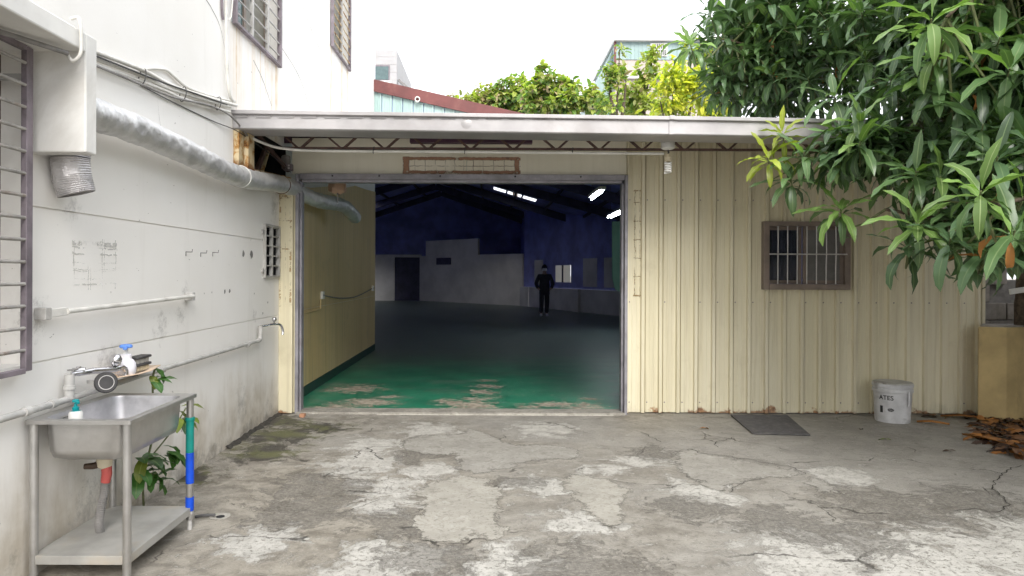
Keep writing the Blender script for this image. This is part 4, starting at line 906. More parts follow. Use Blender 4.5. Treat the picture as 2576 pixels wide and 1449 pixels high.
# ================================================================== bulb
lb=thing('light_bulb',(1.63,6.44,2.44),'bare spiral energy saving bulb hanging from the eave joist','lamp')
obj('lamp_holder',MB().lathe([(.012,2.74),(.05,2.735),(.062,2.72),(.062,2.665),(.045,2.655),(.012,2.65)],(1.63,6.44,0),20),M_WHITE,lb,40)
obj('wire',MB().tube([(1.63,6.44,2.65),(1.637,6.44,2.63),(1.632,6.44,2.61)],.009,6),M_CABLE,lb)
obj('base',MB().lathe([(.012,2.615),(.022,2.605),(.026,2.585),(.033,2.58),(.033,2.545),(.02,2.54)],(1.63,6.44,0),20),plain('yellowed_plastic',(.60,.52,.36),.5,0,.15,12),lb,40)
sp=MB(); pts=[]
for i in range(100):
    a=i*2*math.pi/22; pts.append((1.63+.027*math.cos(a),6.44+.027*math.sin(a),2.535-.00098*i))
sp.tube(pts,.0095,8); sp.tube([(1.612,6.44,2.545),(1.605,6.44,2.53)],.008,6)
obj('spiral_tube',sp,M_CFL,lb,80)

# ================================================================== rail on the left wall
rl=thing('wall_rail',(-2.2,4.3,1.30),'white painted pipe rail fixed to the wall above the sink','rail')
obj('pipe',MB().tube([(-2.195,3.60,1.295),(-2.195,5.13,1.325)],.014,10),M_PVC,rl,60)
obj('flattened_end',MB().beam((-2.20,3.44,1.292),(-2.197,3.61,1.296),.010,.042),M_PVC,rl,bevel=.004)
for (y,z) in ((3.44,1.292),(5.12,1.322)): obj('bracket',MB().box(-2.249,-2.19,y-.02,y+.03,z-.03,z+.03),M_GPIPE,rl,bevel=.004)

# ================================================================== water pipe with taps
wp=thing('water_pipe',(-2.2,5.0,.84),'grey water pipe along the lower left wall with two chrome taps','pipe')
obj('pipe',MB().tube([(-2.205,2.4,.84),(-2.205,3.24,.835),(-2.205,3.64,.835),(-2.205,4.4,.85),(-2.205,6.63,.855)],.017,12),M_GPIPE,wp,60)
obj('elbow',MB().tube(smooth_path([(-2.205,6.56,.855),(-2.205,6.63,.86),(-2.205,6.645,.90),(-2.205,6.645,.99)]),.021,12),M_GPIPE,wp,60)
for y in (3.30,3.5,4.66,6.3): obj('clamp',MB().tube([(-2.205,y-.02,.847 if y>4 else .836),(-2.205,y+.02,.847 if y>4 else .836)],.023,12),M_GPIPE,wp,60)
tp_=obj('tap',MB().tube(smooth_path([(-2.2,6.645,.985),(-2.19,6.75,.985),(-2.17,6.95,.985),(-2.14,7.06,.97),(-2.12,7.08,.91),(-2.12,7.07,.87)]),[.013]*13+[.012]*18,10),M_CHROME,wp,70)
obj('tap_knob',MB().lathe([(.004,-.024),(.018,-.018),(.024,0),(.018,.018),(.004,.024)],(-2.16,6.93,1.035),14),M_CHROME,tp_,70)
obj('tap_stem',MB().tube([(-2.165,6.94,.99),(-2.16,6.93,1.02)],.008,8),M_CHROME,tp_)
obj('riser',MB().tube([(-2.205,3.64,.835),(-2.205,3.64,.965)],.024,12).tube([(-2.205,3.64,.885),(-2.205,3.64,.905)],.030,12),M_GPIPE,wp,60)
t2=obj('tap',MB().tube([(-2.20,3.645,.965),(-2.17,3.68,.965),(-2.15,3.76,.965),(-2.125,3.88,.955),(-2.11,3.93,.955)],[.013,.015,.017,.018,.024],12).tube(smooth_path([(-2.11,3.92,.955),(-2.10,3.97,.955),(-2.095,3.99,.935),(-2.095,3.99,.905)]),.014,10),M_CHROME,wp,70)
obj('tap_knob',MB().lathe([(.006,-.034),(.024,-.028),(.033,-.008),(.033,.006),(.024,.028),(.006,.034)],(-2.11,3.91,1.005),16),M_CHROME,t2,70)
obj('lever',MB().beam((-2.19,3.60,.99),(-2.17,3.72,.985),.012,.008),M_CABLEG,t2,bevel=.002)
obj('valve',MB().tube([(-2.20,3.66,.975),(-2.165,3.70,.975)],.02,10).tube([(-2.18,3.68,.95),(-2.18,3.68,1.0)],.012,8),M_CHROME,t2,60)

# ================================================================== things on the pipe shelf
tray=thing('soap_tray',(-2.15,4.15,.895),'thin peach coloured tray resting on the wall pipe','tray')
trm=MB(); trm.sheet([[(-2.21,3.93,.905),(-2.21,4.1,.898),(-2.21,4.25,.898),(-2.21,4.38,.912)],[(-2.12,3.93,.903),(-2.12,4.1,.892),(-2.12,4.25,.892),(-2.12,4.38,.912)],[(-2.07,3.94,.910),(-2.07,4.1,.900),(-2.07,4.25,.900),(-2.07,4.36,.918)]])
obj('dish',trm,plain('peach_tray',(.68,.52,.38),.5,0,.1,10),tray,60,solid=.006)
obj('support',MB().box(-2.249,-2.17,4.0,4.03,.862,.892).box(-2.249,-2.17,4.25,4.28,.862,.892),M_CABLEG,tray)
so=thing('soap_bottle',(-2.125,4.05,.898),'white foam soap bottle with a blue pump standing on the tray','bottle')
obj('body',MB().lathe([(.012,.899),(.044,.902),(.053,.915),(.056,.94),(.052,.97),(.040,.988),(.030,.995),(.030,1.02),(.026,1.023)],(-2.125,4.05,0),24),plain('white_bottle_plastic',(.74,.72,.75),.4,0,.04,8),so,50)
obj('pump_stem',MB().lathe([(.016,1.022),(.010,1.035),(.010,1.06)],(-2.125,4.05,0),14),M_WHITE,so,50)
obj('pump_head',MB().lathe([(.010,1.055),(.034,1.06),(.036,1.068),(.030,1.078),(.01,1.081)],(-2.125,4.05,0),20).beam((-2.125,4.05,1.067),(-2.10,3.99,1.062),.022,.018),plain('blue_pump',(.11,.26,.72),.4,0,.1,8),so,50,bevel=.002)
obj('print',MB().box(-2.105,-2.092,3.996,4.004,.95,.954).add([(-2.118,4.0028,.957),(-2.092,4.0128,.957),(-2.092,4.0128,.960),(-2.118,4.0028,.960)],[(0,1,2,3)]),M_PRINT,so)
for i,(z,lab) in enumerate(((.908,'lower black scrubbing brush on the tray beside the soap'),(.952,'upper black scrubbing brush stacked on the other brush'))):
    bb=thing('scrub_brush',(-2.13,4.22,z),lab,'brush','stacked scrubbing brushes')
    obj('handle',MB().box(-2.165,-2.095,4.13,4.30,z+.026,z+.042),M_CABLE,bb,bevel=.006)
    bm_=MB()
    for a in range(9):
        for b in range(16):
            x=-2.155+a*.0063; y=4.15+b*.0085; bm_.beam((x,y,z+.027),(x+random.uniform(-.003,.003),y+random.uniform(-.003,.003),z-.001+.002*random.random()),.0028,.0028)
    stuff(obj('bristle',bm_,plain('bristle_cream%d'%i,(.62,.54,.38) if i==0 else (.42,.40,.36),.7,0,.3,40),bb))
wh=thing('small_wheel',(-2.07,3.74,.90),'small black wheel with a silver hub resting on the water pipe','wheel')
ax=(.62,-.78,.1)
obj('tyre',MB().lathe([(.038,-.016),(.052,-.016),(.057,-.010),(.057,.010),(.052,.016),(.038,.016)],(-2.07,3.74,.906),28,ax),M_CABLE,wh,40)
rim=obj('rim',MB().lathe([(.012,-.006),(.036,-.006),(.039,.017),(.035,.017),(.031,.004),(.012,.006)],(-2.07,3.74,.906),28,ax),M_SILVERBAR,wh,40)
q=Vector((0,0,1)).rotation_difference(Vector(ax).normalized())
for k in range(5):
    a=k*2*math.pi/5; c=Vector((-2.07,3.74,.906)); obj('spoke',MB().beam(c+q@Vector((0,0,.010)),c+q@Vector((.034*math.cos(a),.034*math.sin(a),.008)),.008,.006),M_CHROME,rim)
obj('axle',MB().beam((-2.07,3.74,.906),(-2.20,3.80,.90),.018,.018),M_GPIPE,wh)

# ================================================================== sink
sk=thing('steel_sink',(-1.98,3.7,0),'freestanding stainless steel sink with shelf against the white wall','sink')
X0,X1,Y0,Y1,ZT=-2.235,-1.725,3.33,4.09,.79
def rrect(x0,x1,y0,y1,r,n=6):
    out=[]
    for cx,cy,a0 in ((x1-r,y1-r,0),(x0+r,y1-r,90),(x0+r,y0+r,180),(x1-r,y0+r,270)):
        for k in range(n+1):
            a=R_(a0+90*k/n); out.append((cx+r*math.cos(a),cy+r*math.sin(a)))
    return out
def loft(loops,cap_last=True):
    mb=MB(); n=len(loops[0][0]); vs=[]; fs=[]
    for pl,z in loops: vs+=[(x,y,z) for x,y in pl]
    for i in range(len(loops)-1):
        for j in range(n): fs.append((i*n+j,i*n+(j+1)%n,(i+1)*n+(j+1)%n,(i+1)*n+j))
    if cap_last: fs.append(tuple((len(loops)-1)*n+j for j in range(n)))
    return mb.add(vs,fs)
bi=(X0+.05,X1-.05,Y0+.05,Y1-.06)
def inset(b,d,r): return rrect(b[0]+d,b[1]-d,b[2]+d,b[3]-d,r)
outer=rrect(X0,X1,Y0,Y1,.012)
rimm=loft([(outer,ZT-.022),(outer,ZT-.003),(rrect(X0+.006,X1-.006,Y0+.006,Y1-.006,.012),ZT),(rrect(X0+.02,X1-.02,Y0+.02,Y1-.02,.012),ZT-.004),(inset(bi,0,.07),ZT-.005)],False)
obj('rim',rimm,M_STEEL,sk,35)
bas=loft([(inset(bi,0,.07),ZT-.005),(inset(bi,.004,.07),ZT-.02),(inset(bi,.012,.07),ZT-.16),(inset(bi,.022,.065),ZT-.195),(inset(bi,.05,.05),ZT-.21)])
bsn=obj('basin',bas,M_STEELIN,sk,50)
bas2=loft([(inset(bi,-.004,.074),ZT-.012),(inset(bi,.006,.07),ZT-.16),(inset(bi,.018,.065),ZT-.20),(inset(bi,.05,.05),ZT-.215)])
obj('basin_shell',bas2,M_STEEL,sk,50)
obj('maker_label',MB().add([(bi[0]+.0125,3.52,.735),(bi[0]+.0125,3.60,.735),(bi[0]+.0085,3.60,.765),(bi[0]+.0085,3.52,.765)],[(0,1,2,3)]),M_SHELF,bsn)
lm=MB()
for z in (.757,.742):
    for k in range(6): lm.add([(bi[0]+.0132,3.53+k*.011,z-.003),(bi[0]+.0132,3.537+k*.011,z-.003),(bi[0]+.0130,3.537+k*.011,z+.003),(bi[0]+.0130,3.53+k*.011,z+.003)],[(0,1,2,3)])
obj('label_print',lm,M_PRINT,bsn)
LEGS=[(X0+.03,Y0+.03),(X1-.03,Y0+.03),(X0+.03,Y1-.03),(X1-.03,Y1-.03)]
M_TG=plain('green_tape',(.0,.20,.17),.45,0,.15,14); M_TB=plain('blue_tape',(.0,.06,.52),.45,0,.15,14)
for i,(x,y) in enumerate(LEGS):
    if i<3:
        obj('leg',MB().tube([(x,y,.035),(x,y,ZT-.02)],.020,14),M_STEEL,sk,60)
        obj('foot',MB().lathe([(.018,0),(.02,.01),(.014,.015),(.014,.04)],(x,y,0),12),M_GPIPE,sk,40)
    else:
        lg=obj('leg',MB().tube([(x,y,.06),(x,y,ZT-.02)],.020,14),M_STEEL,sk,60)
        obj('tape',MB().tube([(x,y,.65),(x,y,.45)],[.0225,.0225],14,jit=.02),M_TG,lg,60)
        obj('tape',MB().tube([(x,y,.449),(x,y,.36),(x+.001,y,.27)],.0230,14,jit=.03),M_TB,lg,60)
        obj('tape',MB().tube([(x,y,.19),(x,y,.15),(x,y,.11)],.0235,14,jit=.04),M_TB,lg,60)
        obj('tape',MB().lathe([(.026,.635),(.028,.645),(.026,.655)],(x,y,0),14),M_TG,lg,60)
        obj('foot',MB().lathe([(.022,.095),(.022,.105),(.016,.10),(.013,.09),(.013,0)],(x,y,0),12),M_GPIPE,sk,40)
# shelf: sheet with turned-down edges
shm=MB().box(X0+.02,X1-.02,Y0+.02,Y1-.02,.128,.132).box(X0+.02,X1-.02,Y0+.018,Y0+.0199,.09,.132).box(X1-.0199,X1-.018,Y0+.02,Y1-.02,.09,.132).box(X0+.02,X1-.02,Y1-.0199,Y1-.018,.09,.132)
obj('shelf',shm,M_SHELF,sk,bevel=.002)
M_STRN=plain('cream_plastic',(.62,.56,.42),.5,0,.12,10); M_RED=plain('red_coupling',(.48,.09,.08),.5,0,.15,10)
dx,dy=-2.03,3.66
obj('strainer',MB().lathe([(.045,.585),(.045,.53),(.040,.52),(.036,.48),(.02,.465)],(dx,dy,0),20),M_STRN,sk,40)
obj('side_outlet',MB().tube([(dx,dy,.495),(dx-.05,dy-.02,.485),(dx-.09,dy-.03,.485)],[.02,.018,.014],10,jit=.1),M_DEADK,sk,40)
obj('coupling',MB().tube([(dx+.008,dy,.49),(dx+.012,dy,.44),(dx+.004,dy,.395)],[.026,.026,.023],14),M_RED,sk,40)
hp_=[]; hr_=[]
PP=smooth_path([(dx+.004,dy,.40),(dx-.004,dy,.33),(dx-.018,dy-.004,.25),(dx-.026,dy-.004,.18),(dx-.022,dy,.128)],16)
for i,p in enumerate(PP): hp_.append(p); hr_.append(.023 if i%2 else .016)
obj('drain_hose',MB().tube(hp_,hr_,14),M_CABLEG,sk,80)
tb=thing('dish_bottle',(-2.10,3.52,.575),'small clear bottle with teal pump standing in the sink basin','bottle')
obj('body',MB().lathe([(.01,.583),(.030,.585),(.032,.60),(.032,.775),(.024,.795),(.014,.80)],(-2.10,3.52,0),20),plain('teal_liquid',(.02,.22,.24),.3,0,.1,8),tb,50)
obj('label_band',MB().lathe([(.0325,.755),(.0325,.785),(.026,.797)],(-2.10,3.52,0),20,cap=False),M_WHITE,tb,50)
obj('pump',MB().lathe([(.015,.80),(.017,.815),(.008,.82),(.006,.84),(.016,.842),(.016,.852),(.004,.856)],(-2.10,3.52,0),16).beam((-2.10,3.52,.847),(-2.075,3.50,.840),.012,.01),plain('teal_pump',(.0,.25,.27),.4,0,.1,8),tb,50)

# ================================================================== leaves
def leaf_variant(droop, twist, fold=.25, n=6, wf=.135, wav=.0):
    c=[]; x=z=0.0; a=.12
    pts=[]
    for i in range(n+1):
        t=i/n
        w=wf*((max(t,.0)+.02)**.62)*((1-t)**.72)*1.9
        if i==0: w=.008
        if i==n: w=.0015
        pts.append((x,z,a,w,t)); ds=1/n; a-=droop/n*(0.5+t); x+=ds*math.cos(a); z+=ds*math.sin(a)
    vs=[]; tt=[]
    for (x,z,a,w,t) in pts:
        tw=twist*t; nz=math.cos(a); nx=-math.sin(a)
        for s in (-1,0,1):
            off=s*w; up=abs(s)*w*fold + (wav*w*math.sin(t*19+s) if s else 0)
            yy=off*math.cos(tw)-up*math.sin(tw); uu=off*math.sin(tw)+up*math.cos(tw)
            vs.append((x+nx*uu, yy, z+nz*uu)); tt.append(0.0 if s==0 else 1.0)
    fs=[]
    for i in range(n):
        for k in (0,1): fs.append((i*3+k,i*3+k+1,(i+1)*3+k+1,(i+1)*3+k))
    return np.array(vs), fs, np.array(tt)
VARS=[leaf_variant(d,t,wav=.25) for d in (.5,1.0,1.6,2.2) for t in (-.5,0,.5)]
def set_tint(me, r, g):
    at=me.color_attributes.new('tint','FLOAT_COLOR','POINT'); a=np.zeros((len(me.vertices),4),dtype=np.float32); a[:,0]=r; a[:,1]=g; a[:,3]=1
    at.data.foreach_set('color',a.ravel())
LEAFMESH={}
def leaf_mesh(vi, mat, nm='leaf'):
    k=(vi,mat.name)
    if k not in LEAFMESH:
        vs,fs,tt=VARS[vi]; me=bpy.data.meshes.new(nm); me.from_pydata(vs.tolist(),[],fs); me.materials.append(mat)
        me.polygons.foreach_set('use_smooth',[True]*len(fs)); set_tint(me,tt,random.random()); LEAFMESH[k]=me
    return LEAFMESH[k]
def leaf_matrix(pos, d, up, L):
    X_=d.normalized(); Z_=(up-X_*up.dot(X_))
    if Z_.length<1e-3: Z_=X_.orthogonal()
    Z_.normalize(); Y_=Z_.cross(X_)
    M=Matrix((( X_.x*L,Y_.x*L,Z_.x*L,pos.x),(X_.y*L,Y_.y*L,Z_.y*L,pos.y),(X_.z*L,Y_.z*L,Z_.z*L,pos.z),(0,0,0,1))); return M
def leaf_obj(M, vi, mat, parent, name='leaf'):
    o=bpy.data.objects.new(name, leaf_mesh(vi,mat)); COL.objects.link(o); o.parent=parent
    b=wpos(parent); MM=M.copy(); MM.translation=MM.translation-b; o.matrix_basis=MM; return o
def bake_leaves(name, items, mats, parent):
    VV=[];FF=[];TR=[];TG=[];MI=[];o=0
    for (M,vi,mi) in items:
        vs,fs,tt=VARS[vi]; A=np.array(M); v=vs@A[:3,:3].T+A[:3,3]; VV.append(v); FF+= [tuple(q+o for q in f) for f in fs]; o+=len(vs)
        TR.append(tt); TG.append(np.full(len(vs),random.random())); MI+= [mi]*len(fs)
    b=wpos(parent) if parent is not None else Vector((0,0,0)); V=np.concatenate(VV)-np.array(b)
    me=bpy.data.meshes.new(name); me.from_pydata(V.tolist(),[],FF)
    for m in mats: me.materials.append(m)
    me.polygons.foreach_set('material_index',MI); me.polygons.foreach_set('use_smooth',[True]*len(FF)); set_tint(me,np.concatenate(TR),np.concatenate(TG))
    ob_=bpy.data.objects.new(name,me); COL.objects.link(ob_)
    if parent is not None: ob_.parent=parent
    return ob_

# ------------------------------------------------------------------ weed behind the sink
pw_=thing('weed_plant',(-2.12,4.32,0),'broad leaved green weed growing between the sink and the wall','plant')
stems=[]
def stem(pts,r=.008):
    obj('stem',MB().tube(smooth_path(pts,5),[r]*(5*(len(pts)-1)+1),6),M_TWIG,pw_,60)
stem([(-2.14,4.30,0),(-2.12,4.25,.25),(-2.08,4.28,.5),(-2.10,4.32,.82),(-2.09,4.33,.90)],.007)
stem([(-2.12,4.25,.2),(-2.08,4.18,.32),(-2.04,4.1,.38)],.006); stem([(-2.10,4.28,.35),(-2.02,4.42,.5),(-1.98,4.52,.62)],.005)
PL=[]
for c,n,L in ((Vector((-2.04,4.08,.38)),11,.17),(Vector((-2.06,4.22,.28)),9,.17),(Vector((-2.0,4.32,.40)),6,.15),(Vector((-2.09,4.33,.86)),6,.14),(Vector((-2.0,4.5,.60)),6,.14)):
    for j in range(n):
        a=j*2.4+random.random(); e=random.uniform(-.7,.5); d=Vector((abs(math.cos(a))*math.cos(e)*.9+.05,math.sin(a)*math.cos(e),math.sin(e)))
        mat=M_PLANT if random.random()<.8 and c.y<4.45 else (M_PLANTY if random.random()<.6 else M_PLANT)
        p=c+Vector((random.uniform(-.03,.03),random.uniform(-.05,.05),random.uniform(-.06,.06)))
        if p.x+d.x*L<-2.22: continue
        leaf_obj(leaf_matrix(p,d,Vector((0,0,1)),L*random.uniform(.75,1.15)) @ Matrix.Diagonal((1,2.1,1,1)), random.choice((3,4,5,6,7)), mat, pw_)

# ------------------------------------------------------------------ mango tree
tree=thing('mango_tree',(5.66,7.32,0),'large mango tree with long glossy drooping leaves over the right of the yard','tree')
trunk=MB().tube(smooth_path([(5.66,7.34,-.05),(5.64,7.30,.5),(5.58,7.25,1.0),(5.50,7.12,1.6),(5.35,6.9,2.2),(5.2,6.7,2.7)],6),[.13-.0016*i for i in range(31)],12,jit=.05)
obj('trunk',trunk,M_BARK,tree,60)
LIMBS=[[(5.2,6.7,2.7),(4.7,6.9,3.4),(4.0,7.4,3.75),(3.2,7.6,3.9),(2.5,7.4,4.0)],
 [(5.3,6.8,2.4),(4.6,6.0,2.75),(3.9,5.6,2.75),(3.2,5.5,2.6),(2.6,5.7,2.5)],
 [(5.35,6.9,2.2),(4.8,5.7,2.3),(4.1,4.9,2.2),(3.4,4.4,2.0),(2.9,4.1,1.9)],
 [(5.2,6.7,2.7),(4.7,5.8,3.4),(4.1,5.2,3.7),(3.4,4.8,3.5),(3.0,4.6,3.2)],
 [(5.2,6.7,2.7),(5.0,6.6,3.8),(4.6,6.5,4.8),(4.0,6.4,5.4)], [(4.8,5.7,2.3),(4.2,5.3,2.0),(3.5,5.1,1.9),(3.0,5.3,2.0)]]
LP=[]
for k,l in enumerate(LIMBS):
    P=smooth_path(l,6); LP+=P
    obj('limb',MB().tube(P,[max(.012,.06*(1-i/len(P))) for i in range(len(P))],8,jit=.06),M_BARK,tree,60)
HERO=[(2.26,5.7,2.46,'y',.20),(2.42,5.8,2.68,'y',.19),(2.51,5.6,2.47,'m',.22),(2.75,5.2,2.49,'m',.27),(2.78,5.25,2.65,'l',.24),(2.76,5.5,2.02,'l',.25),(2.88,4.7,1.85,'l',.26),(2.78,3.95,1.98,'l',.25),(2.99,4.9,2.23,'m',.26),(3.05,4.8,3.03,'l',.27),(2.84,4.5,3.16,'l',.28),(3.18,7.2,3.81,'m',.26),(2.94,7.3,3.6,'m',.27),(1.99,7.0,3.82,'l',.27),(3.33,6.2,3.45,'m',.26),(3.43,4.7,3.11,'m',.28),(3.2,5.0,2.9,'m',.28),(3.25,4.6,2.5,'d',.28),(3.01,4.0,1.76,'m',.28),(3.18,5.0,2.47,'d',.26),(2.83,5.75,2.98,'m',.27),(2.45,5.7,2.29,'m',.24),(2.88,4.8,1.7,'d',.26),(3.2,4.5,1.66,'d',.25),(2.77,7.6,3.98,'m',.26),(2.45,7.4,4.07,'d',.25),(2.25,7.2,4.21,'d',.25),(2.87,7.4,4.11,'m',.26),(3.29,6.2,3.84,'m',.26),(3.28,6.8,3.92,'d',.26),(3.23,4.8,2.69,'d',.27),(3.35,4.5,2.84,'m',.28),(3.2,4.4,2.25,'d',.26),(3.07,5.3,2.49,'d',.27),(2.97,4.5,1.74,'d',.26),(2.52,7.6,3.75,'m',.26),(2.71,7.7,3.57,'d',.25),(3.13,6.9,3.46,'d',.26)]
WHORLS=[(Vector(h[:3]),h[3],h[4],True) for h in HERO]
# crown masses: centre, radii, count; last ones unseen, added to shade the right side
MASS=[((3.5,7.9,4.1),(1.15,.9,.85),110),((2.95,7.7,3.75),(.6,.6,.45),45),((2.9,7.6,4.25),(.5,.5,.5),36),((4.2,6.6,3.7),(1.0,.9,1.1),110),((3.75,5.6,3.1),(.75,.8,.75),105),((4.1,5.6,2.3),(.85,.8,.55),75),
      ((3.5,4.7,2.1),(.5,.55,.42),48),((3.0,5.5,2.5),(.45,.35,.18),22),((3.8,5.0,4.0),(.9,.9,.8),80),((4.9,6.2,4.2),(.9,1.2,1.2),60),((4.2,6.8,5.1),(1.3,1.0,.7),50),((3.7,4.7,1.8),(.4,.45,.22),18),((4.8,6.5,1.9),(.5,.4,.3),18),((5.3,4.6,3.5),(1.1,1.5,1.2),85),((4.9,2.6,3.35),(1.3,1.5,.65),120),((6.2,5.5,2.6),(.8,1.5,1.2),60),((5.7,3.3,4.7),(1.2,1.4,1.0),120),((5.6,.3,3.5),(1.2,1.8,1.1),150),((4.4,4.4,4.4),(1.0,1.0,.5),70)]
for c,r,n in MASS:
    k=0
    while k<n:
        v=Vector((random.gauss(0,1),random.gauss(0,1),random.gauss(0,1))).normalized()*(random.random()**.42)
        p=Vector((c[0]+v.x*r[0],c[1]+v.y*r[1],c[2]+v.z*r[2])); k+=1
        if p.y>5.78 and p.z<roof_z(p.y)+.22 and p.x<5.5: continue
        if p.y>7.2 and p.z<1.2: continue
        WHORLS.append((p,'d' if random.random()<.62 else ('m' if random.random()<.85 else 'l'),random.uniform(.22,.29),False))
ITEMS=[]; CEN=Vector((4.2,6.2,3.0)); twig=MB()
for (p,kind,L,hero) in WHORLS:
    out=(p-CEN); out.z*=.3; out=out.normalized() if out.length>.01 else Vector((0,-1,0))
    axis=(Vector((0,0,1))*random.uniform(.55,1.0)+out*random.uniform(.35,.8)+Vector((random.gauss(0,.15),random.gauss(0,.15),0))).normalized()
    if hero: axis=(Vector((0,0,1))*.75+out*.3+Vector((-.1,-.45,0))).normalized()
    n=random.randint(13,17) if hero else random.randint(10,15)
    e1=axis.orthogonal().normalized(); e2=axis.cross(e1); a0=random.random()*6.28
    for j in range(n):
        f=j/(n-1); az=a0+j*2.39996+random.gauss(0,.12); el=R_(52-88*f**.8)+random.gauss(0,.12)
        rad=e1*math.cos(az)+e2*math.sin(az); d=rad*math.cos(el)+axis*math.sin(el)
        Lj=L*(.78+.52*math.sin(math.pi*min(1,.25+f*.75)))*random.uniform(.85,1.12)
        base=p-axis*(.09*f)+d*.012
        dl=min(3,max(0,int(f*2.6+random.gauss(.5,.6)))); vi=dl*3+random.randint(0,2)
        if kind=='y': mi=3
        elif kind=='l': mi=2 if f<.62 else 1
        elif kind=='m': mi=(2 if f<.2 and random.random()<.5 else 1) if f<.65 else (1 if random.random()<.4 else 0)
        else: mi=0 if random.random()<.8 else 1
        if f>.6 and random.random()<.02: mi=4
        tip=base+d*Lj
        if tip.y>7.40 and tip.z<roof_z(tip.y): continue
        if max(base.y,tip.y)>5.96 and min(tip.z,base.z)<2.95 and max(base.y,tip.y)<7.5 and max(tip.z,base.z)>2.6 : continue
        ITEMS.append((leaf_matrix(base,d,Vector((0,0,1))+axis*.3+rad*-.2,Lj),vi,mi,base,Lj,hero))
    near=min(LP,key=lambda q:(q-p).length_squared); mid=p-axis*.22
    if (near-p).length<1.6: twig.tube([p-axis*.0,mid,(mid+near)/2+Vector((0,0,-.03)),near],[.005,.007,.009,.011],5)
obj('twigs',twig,M_TWIG,tree,60)['kind']='stuff'
LM=[M_LEAF_D,M_LEAF_M,M_LEAF_L,M_LEAF_Y,M_DEADO]
def shows(it):
    b=it[3]; u=(b.x*1750/b.y+1236)/2576; v=(688-(b.z-1.5)*1750/b.y)/1449
    if not(-.01<u<1.01 and -.02<v<1): return 0
    return it[4]/b.y*(2.0 if it[5] else 1)
order=sorted(range(len(ITEMS)),key=lambda i:-shows(ITEMS[i]))
top=set(order[:300])
for i in order[:300]:
    M,vi,mi=ITEMS[i][:3]; leaf_obj(M,vi,LM[mi],tree)
stuff(bake_leaves('foliage',[ITEMS[i][:3] for i in order[300:]],LM,tree))

# ------------------------------------------------------------------ trees beyond the shed
def far_tree(name,label,base,stems_,blobs,n,size,mats,wts,group='trees behind the shed',sparse=0):
    t=thing(name,base,label,'tree',group)
    tr_=MB()
    for s in stems_:
        P=smooth_path(s,5); tr_.tube(P,[max(.02,.12*(1-i/len(P))) for i in range(len(P))],7)
    obj('trunk',tr_,M_BARK,t,60)
    items=[]
    tot=sum(b[1][0]*b[1][2] for b in blobs)
    for (c,r) in blobs:
        for k in range(int(n*r[0]*r[2]/tot)):
            v=Vector((random.gauss(0,1),random.gauss(0,1),random.gauss(0,1))).normalized()*(random.random()**.4)
            p=Vector((c[0]+v.x*r[0],c[1]+v.y*r[1],c[2]+v.z*r[2]))
            q=mnoise.noise(p*1.5)
            if q<-.12: continue
            p+=Vector((random.gauss(0,.12),random.gauss(0,.12),random.gauss(0,.12)))*r[0]*.5
            d=Vector((v.x+random.gauss(0,.6),v.y+random.gauss(0,.6)-.3,random.gauss(-.1,.6)))
            m=random.choices(range(len(mats)),wts)[0]
            items.append((leaf_matrix(p,d,Vector((0,0,1))+Vector((random.gauss(0,.3),random.gauss(0,.3),0)),size*random.uniform(.6,1.3))@Matrix.Diagonal((1,2.0,1,1)),random.choice((0,1,3,5,6)),m))
    stuff(bake_leaves('crown',items,mats,t))
def px(x,y,Yd): return ((x-1236)*Yd/1750, Yd, 1.5+(688-y)*Yd/1750)
OL=[M_LV_OLIVE,M_LV_GREEN,M_LV_BROWN,M_LV_YG]
def bt(name,label,xc,Yd,bl,n,size,mats,w,stems=None):
    base=((xc-1236)*Yd/1750,Yd,0); blobs=[]
    for (x,y,rx,ry) in bl:
        blobs.append((px(x,y,Yd),(rx*Yd/1750,min(rx,60)*Yd/1750,ry*Yd/1750)))
    st=stems or [[base,(base[0]+.2,Yd,blobs[0][0][2]*.6),blobs[0][0]]]+[[(base[0]+.1,Yd,blobs[0][0][2]*.5),((base[0]+b[0][0])/2,Yd,b[0][2]*.8),b[0]] for b in blobs[1:]]
    far_tree(name,label,base,st,blobs,n,size,mats,w)
bt('tree','low brownish tree nearest the maroon roof edge',1215,39.5,[(1170,262,60,20),(1225,250,50,36),(1190,272,70,20),(1240,275,60,25)],2300,.42,OL,(4,1.5,3,3))
bt('tree','dark green tree second from the maroon roof edge',1290,39,[(1290,235,48,42),(1320,262,60,35),(1262,262,42,38)],2300,.48,OL,(2.5,4,1.2,2))
bt('tree','olive tree with a sprig sticking up behind the shed roof',1372,35,[(1372,228,46,46),(1400,255,55,36),(1345,250,42,40),(1360,182,9,24)],2400,.44,OL,(3.5,3,1.5,2))
bt('tree','bushy green tree left of the thin leaning stems',1455,34,[(1450,240,46,38),(1478,262,46,32),(1425,262,46,32),(1420,215,18,18)],2200,.42,OL,(3,3.5,.8,2.5))
bt('tree','slender open tree in front of the pale green house',1540,27,[(1545,200,24,75),(1560,150,14,40),(1520,160,16,30),(1535,262,36,30)],1100,.30,OL,(3,4,1,3),
   [[(4.75,27,0),(4.8,27,5),(4.85,27,8),(4.95,27,10.2)],[(4.8,27,6.5),(4.6,27,8.5),(4.45,27,9.6)],[(4.8,27,6),(5.1,27,8),(5.2,27,9)]])
bt('tree','olive tree between the slender stems and the yellow tree',1600,30,[(1595,235,40,38),(1625,180,26,38),(1615,262,60,30),(1640,140,10,25)],1500,.36,OL,(5,1.5,.6,4))
bt('tree','bright yellow leaved tree beside the mango crown',1705,22,[(1712,190,52,48),(1690,225,58,40),(1745,215,42,48),(1660,255,46,32),(1720,262,70,35)],3000,.26,[M_LV_YEL,M_LV_YG,M_LV_GREEN],(7,3,.3))
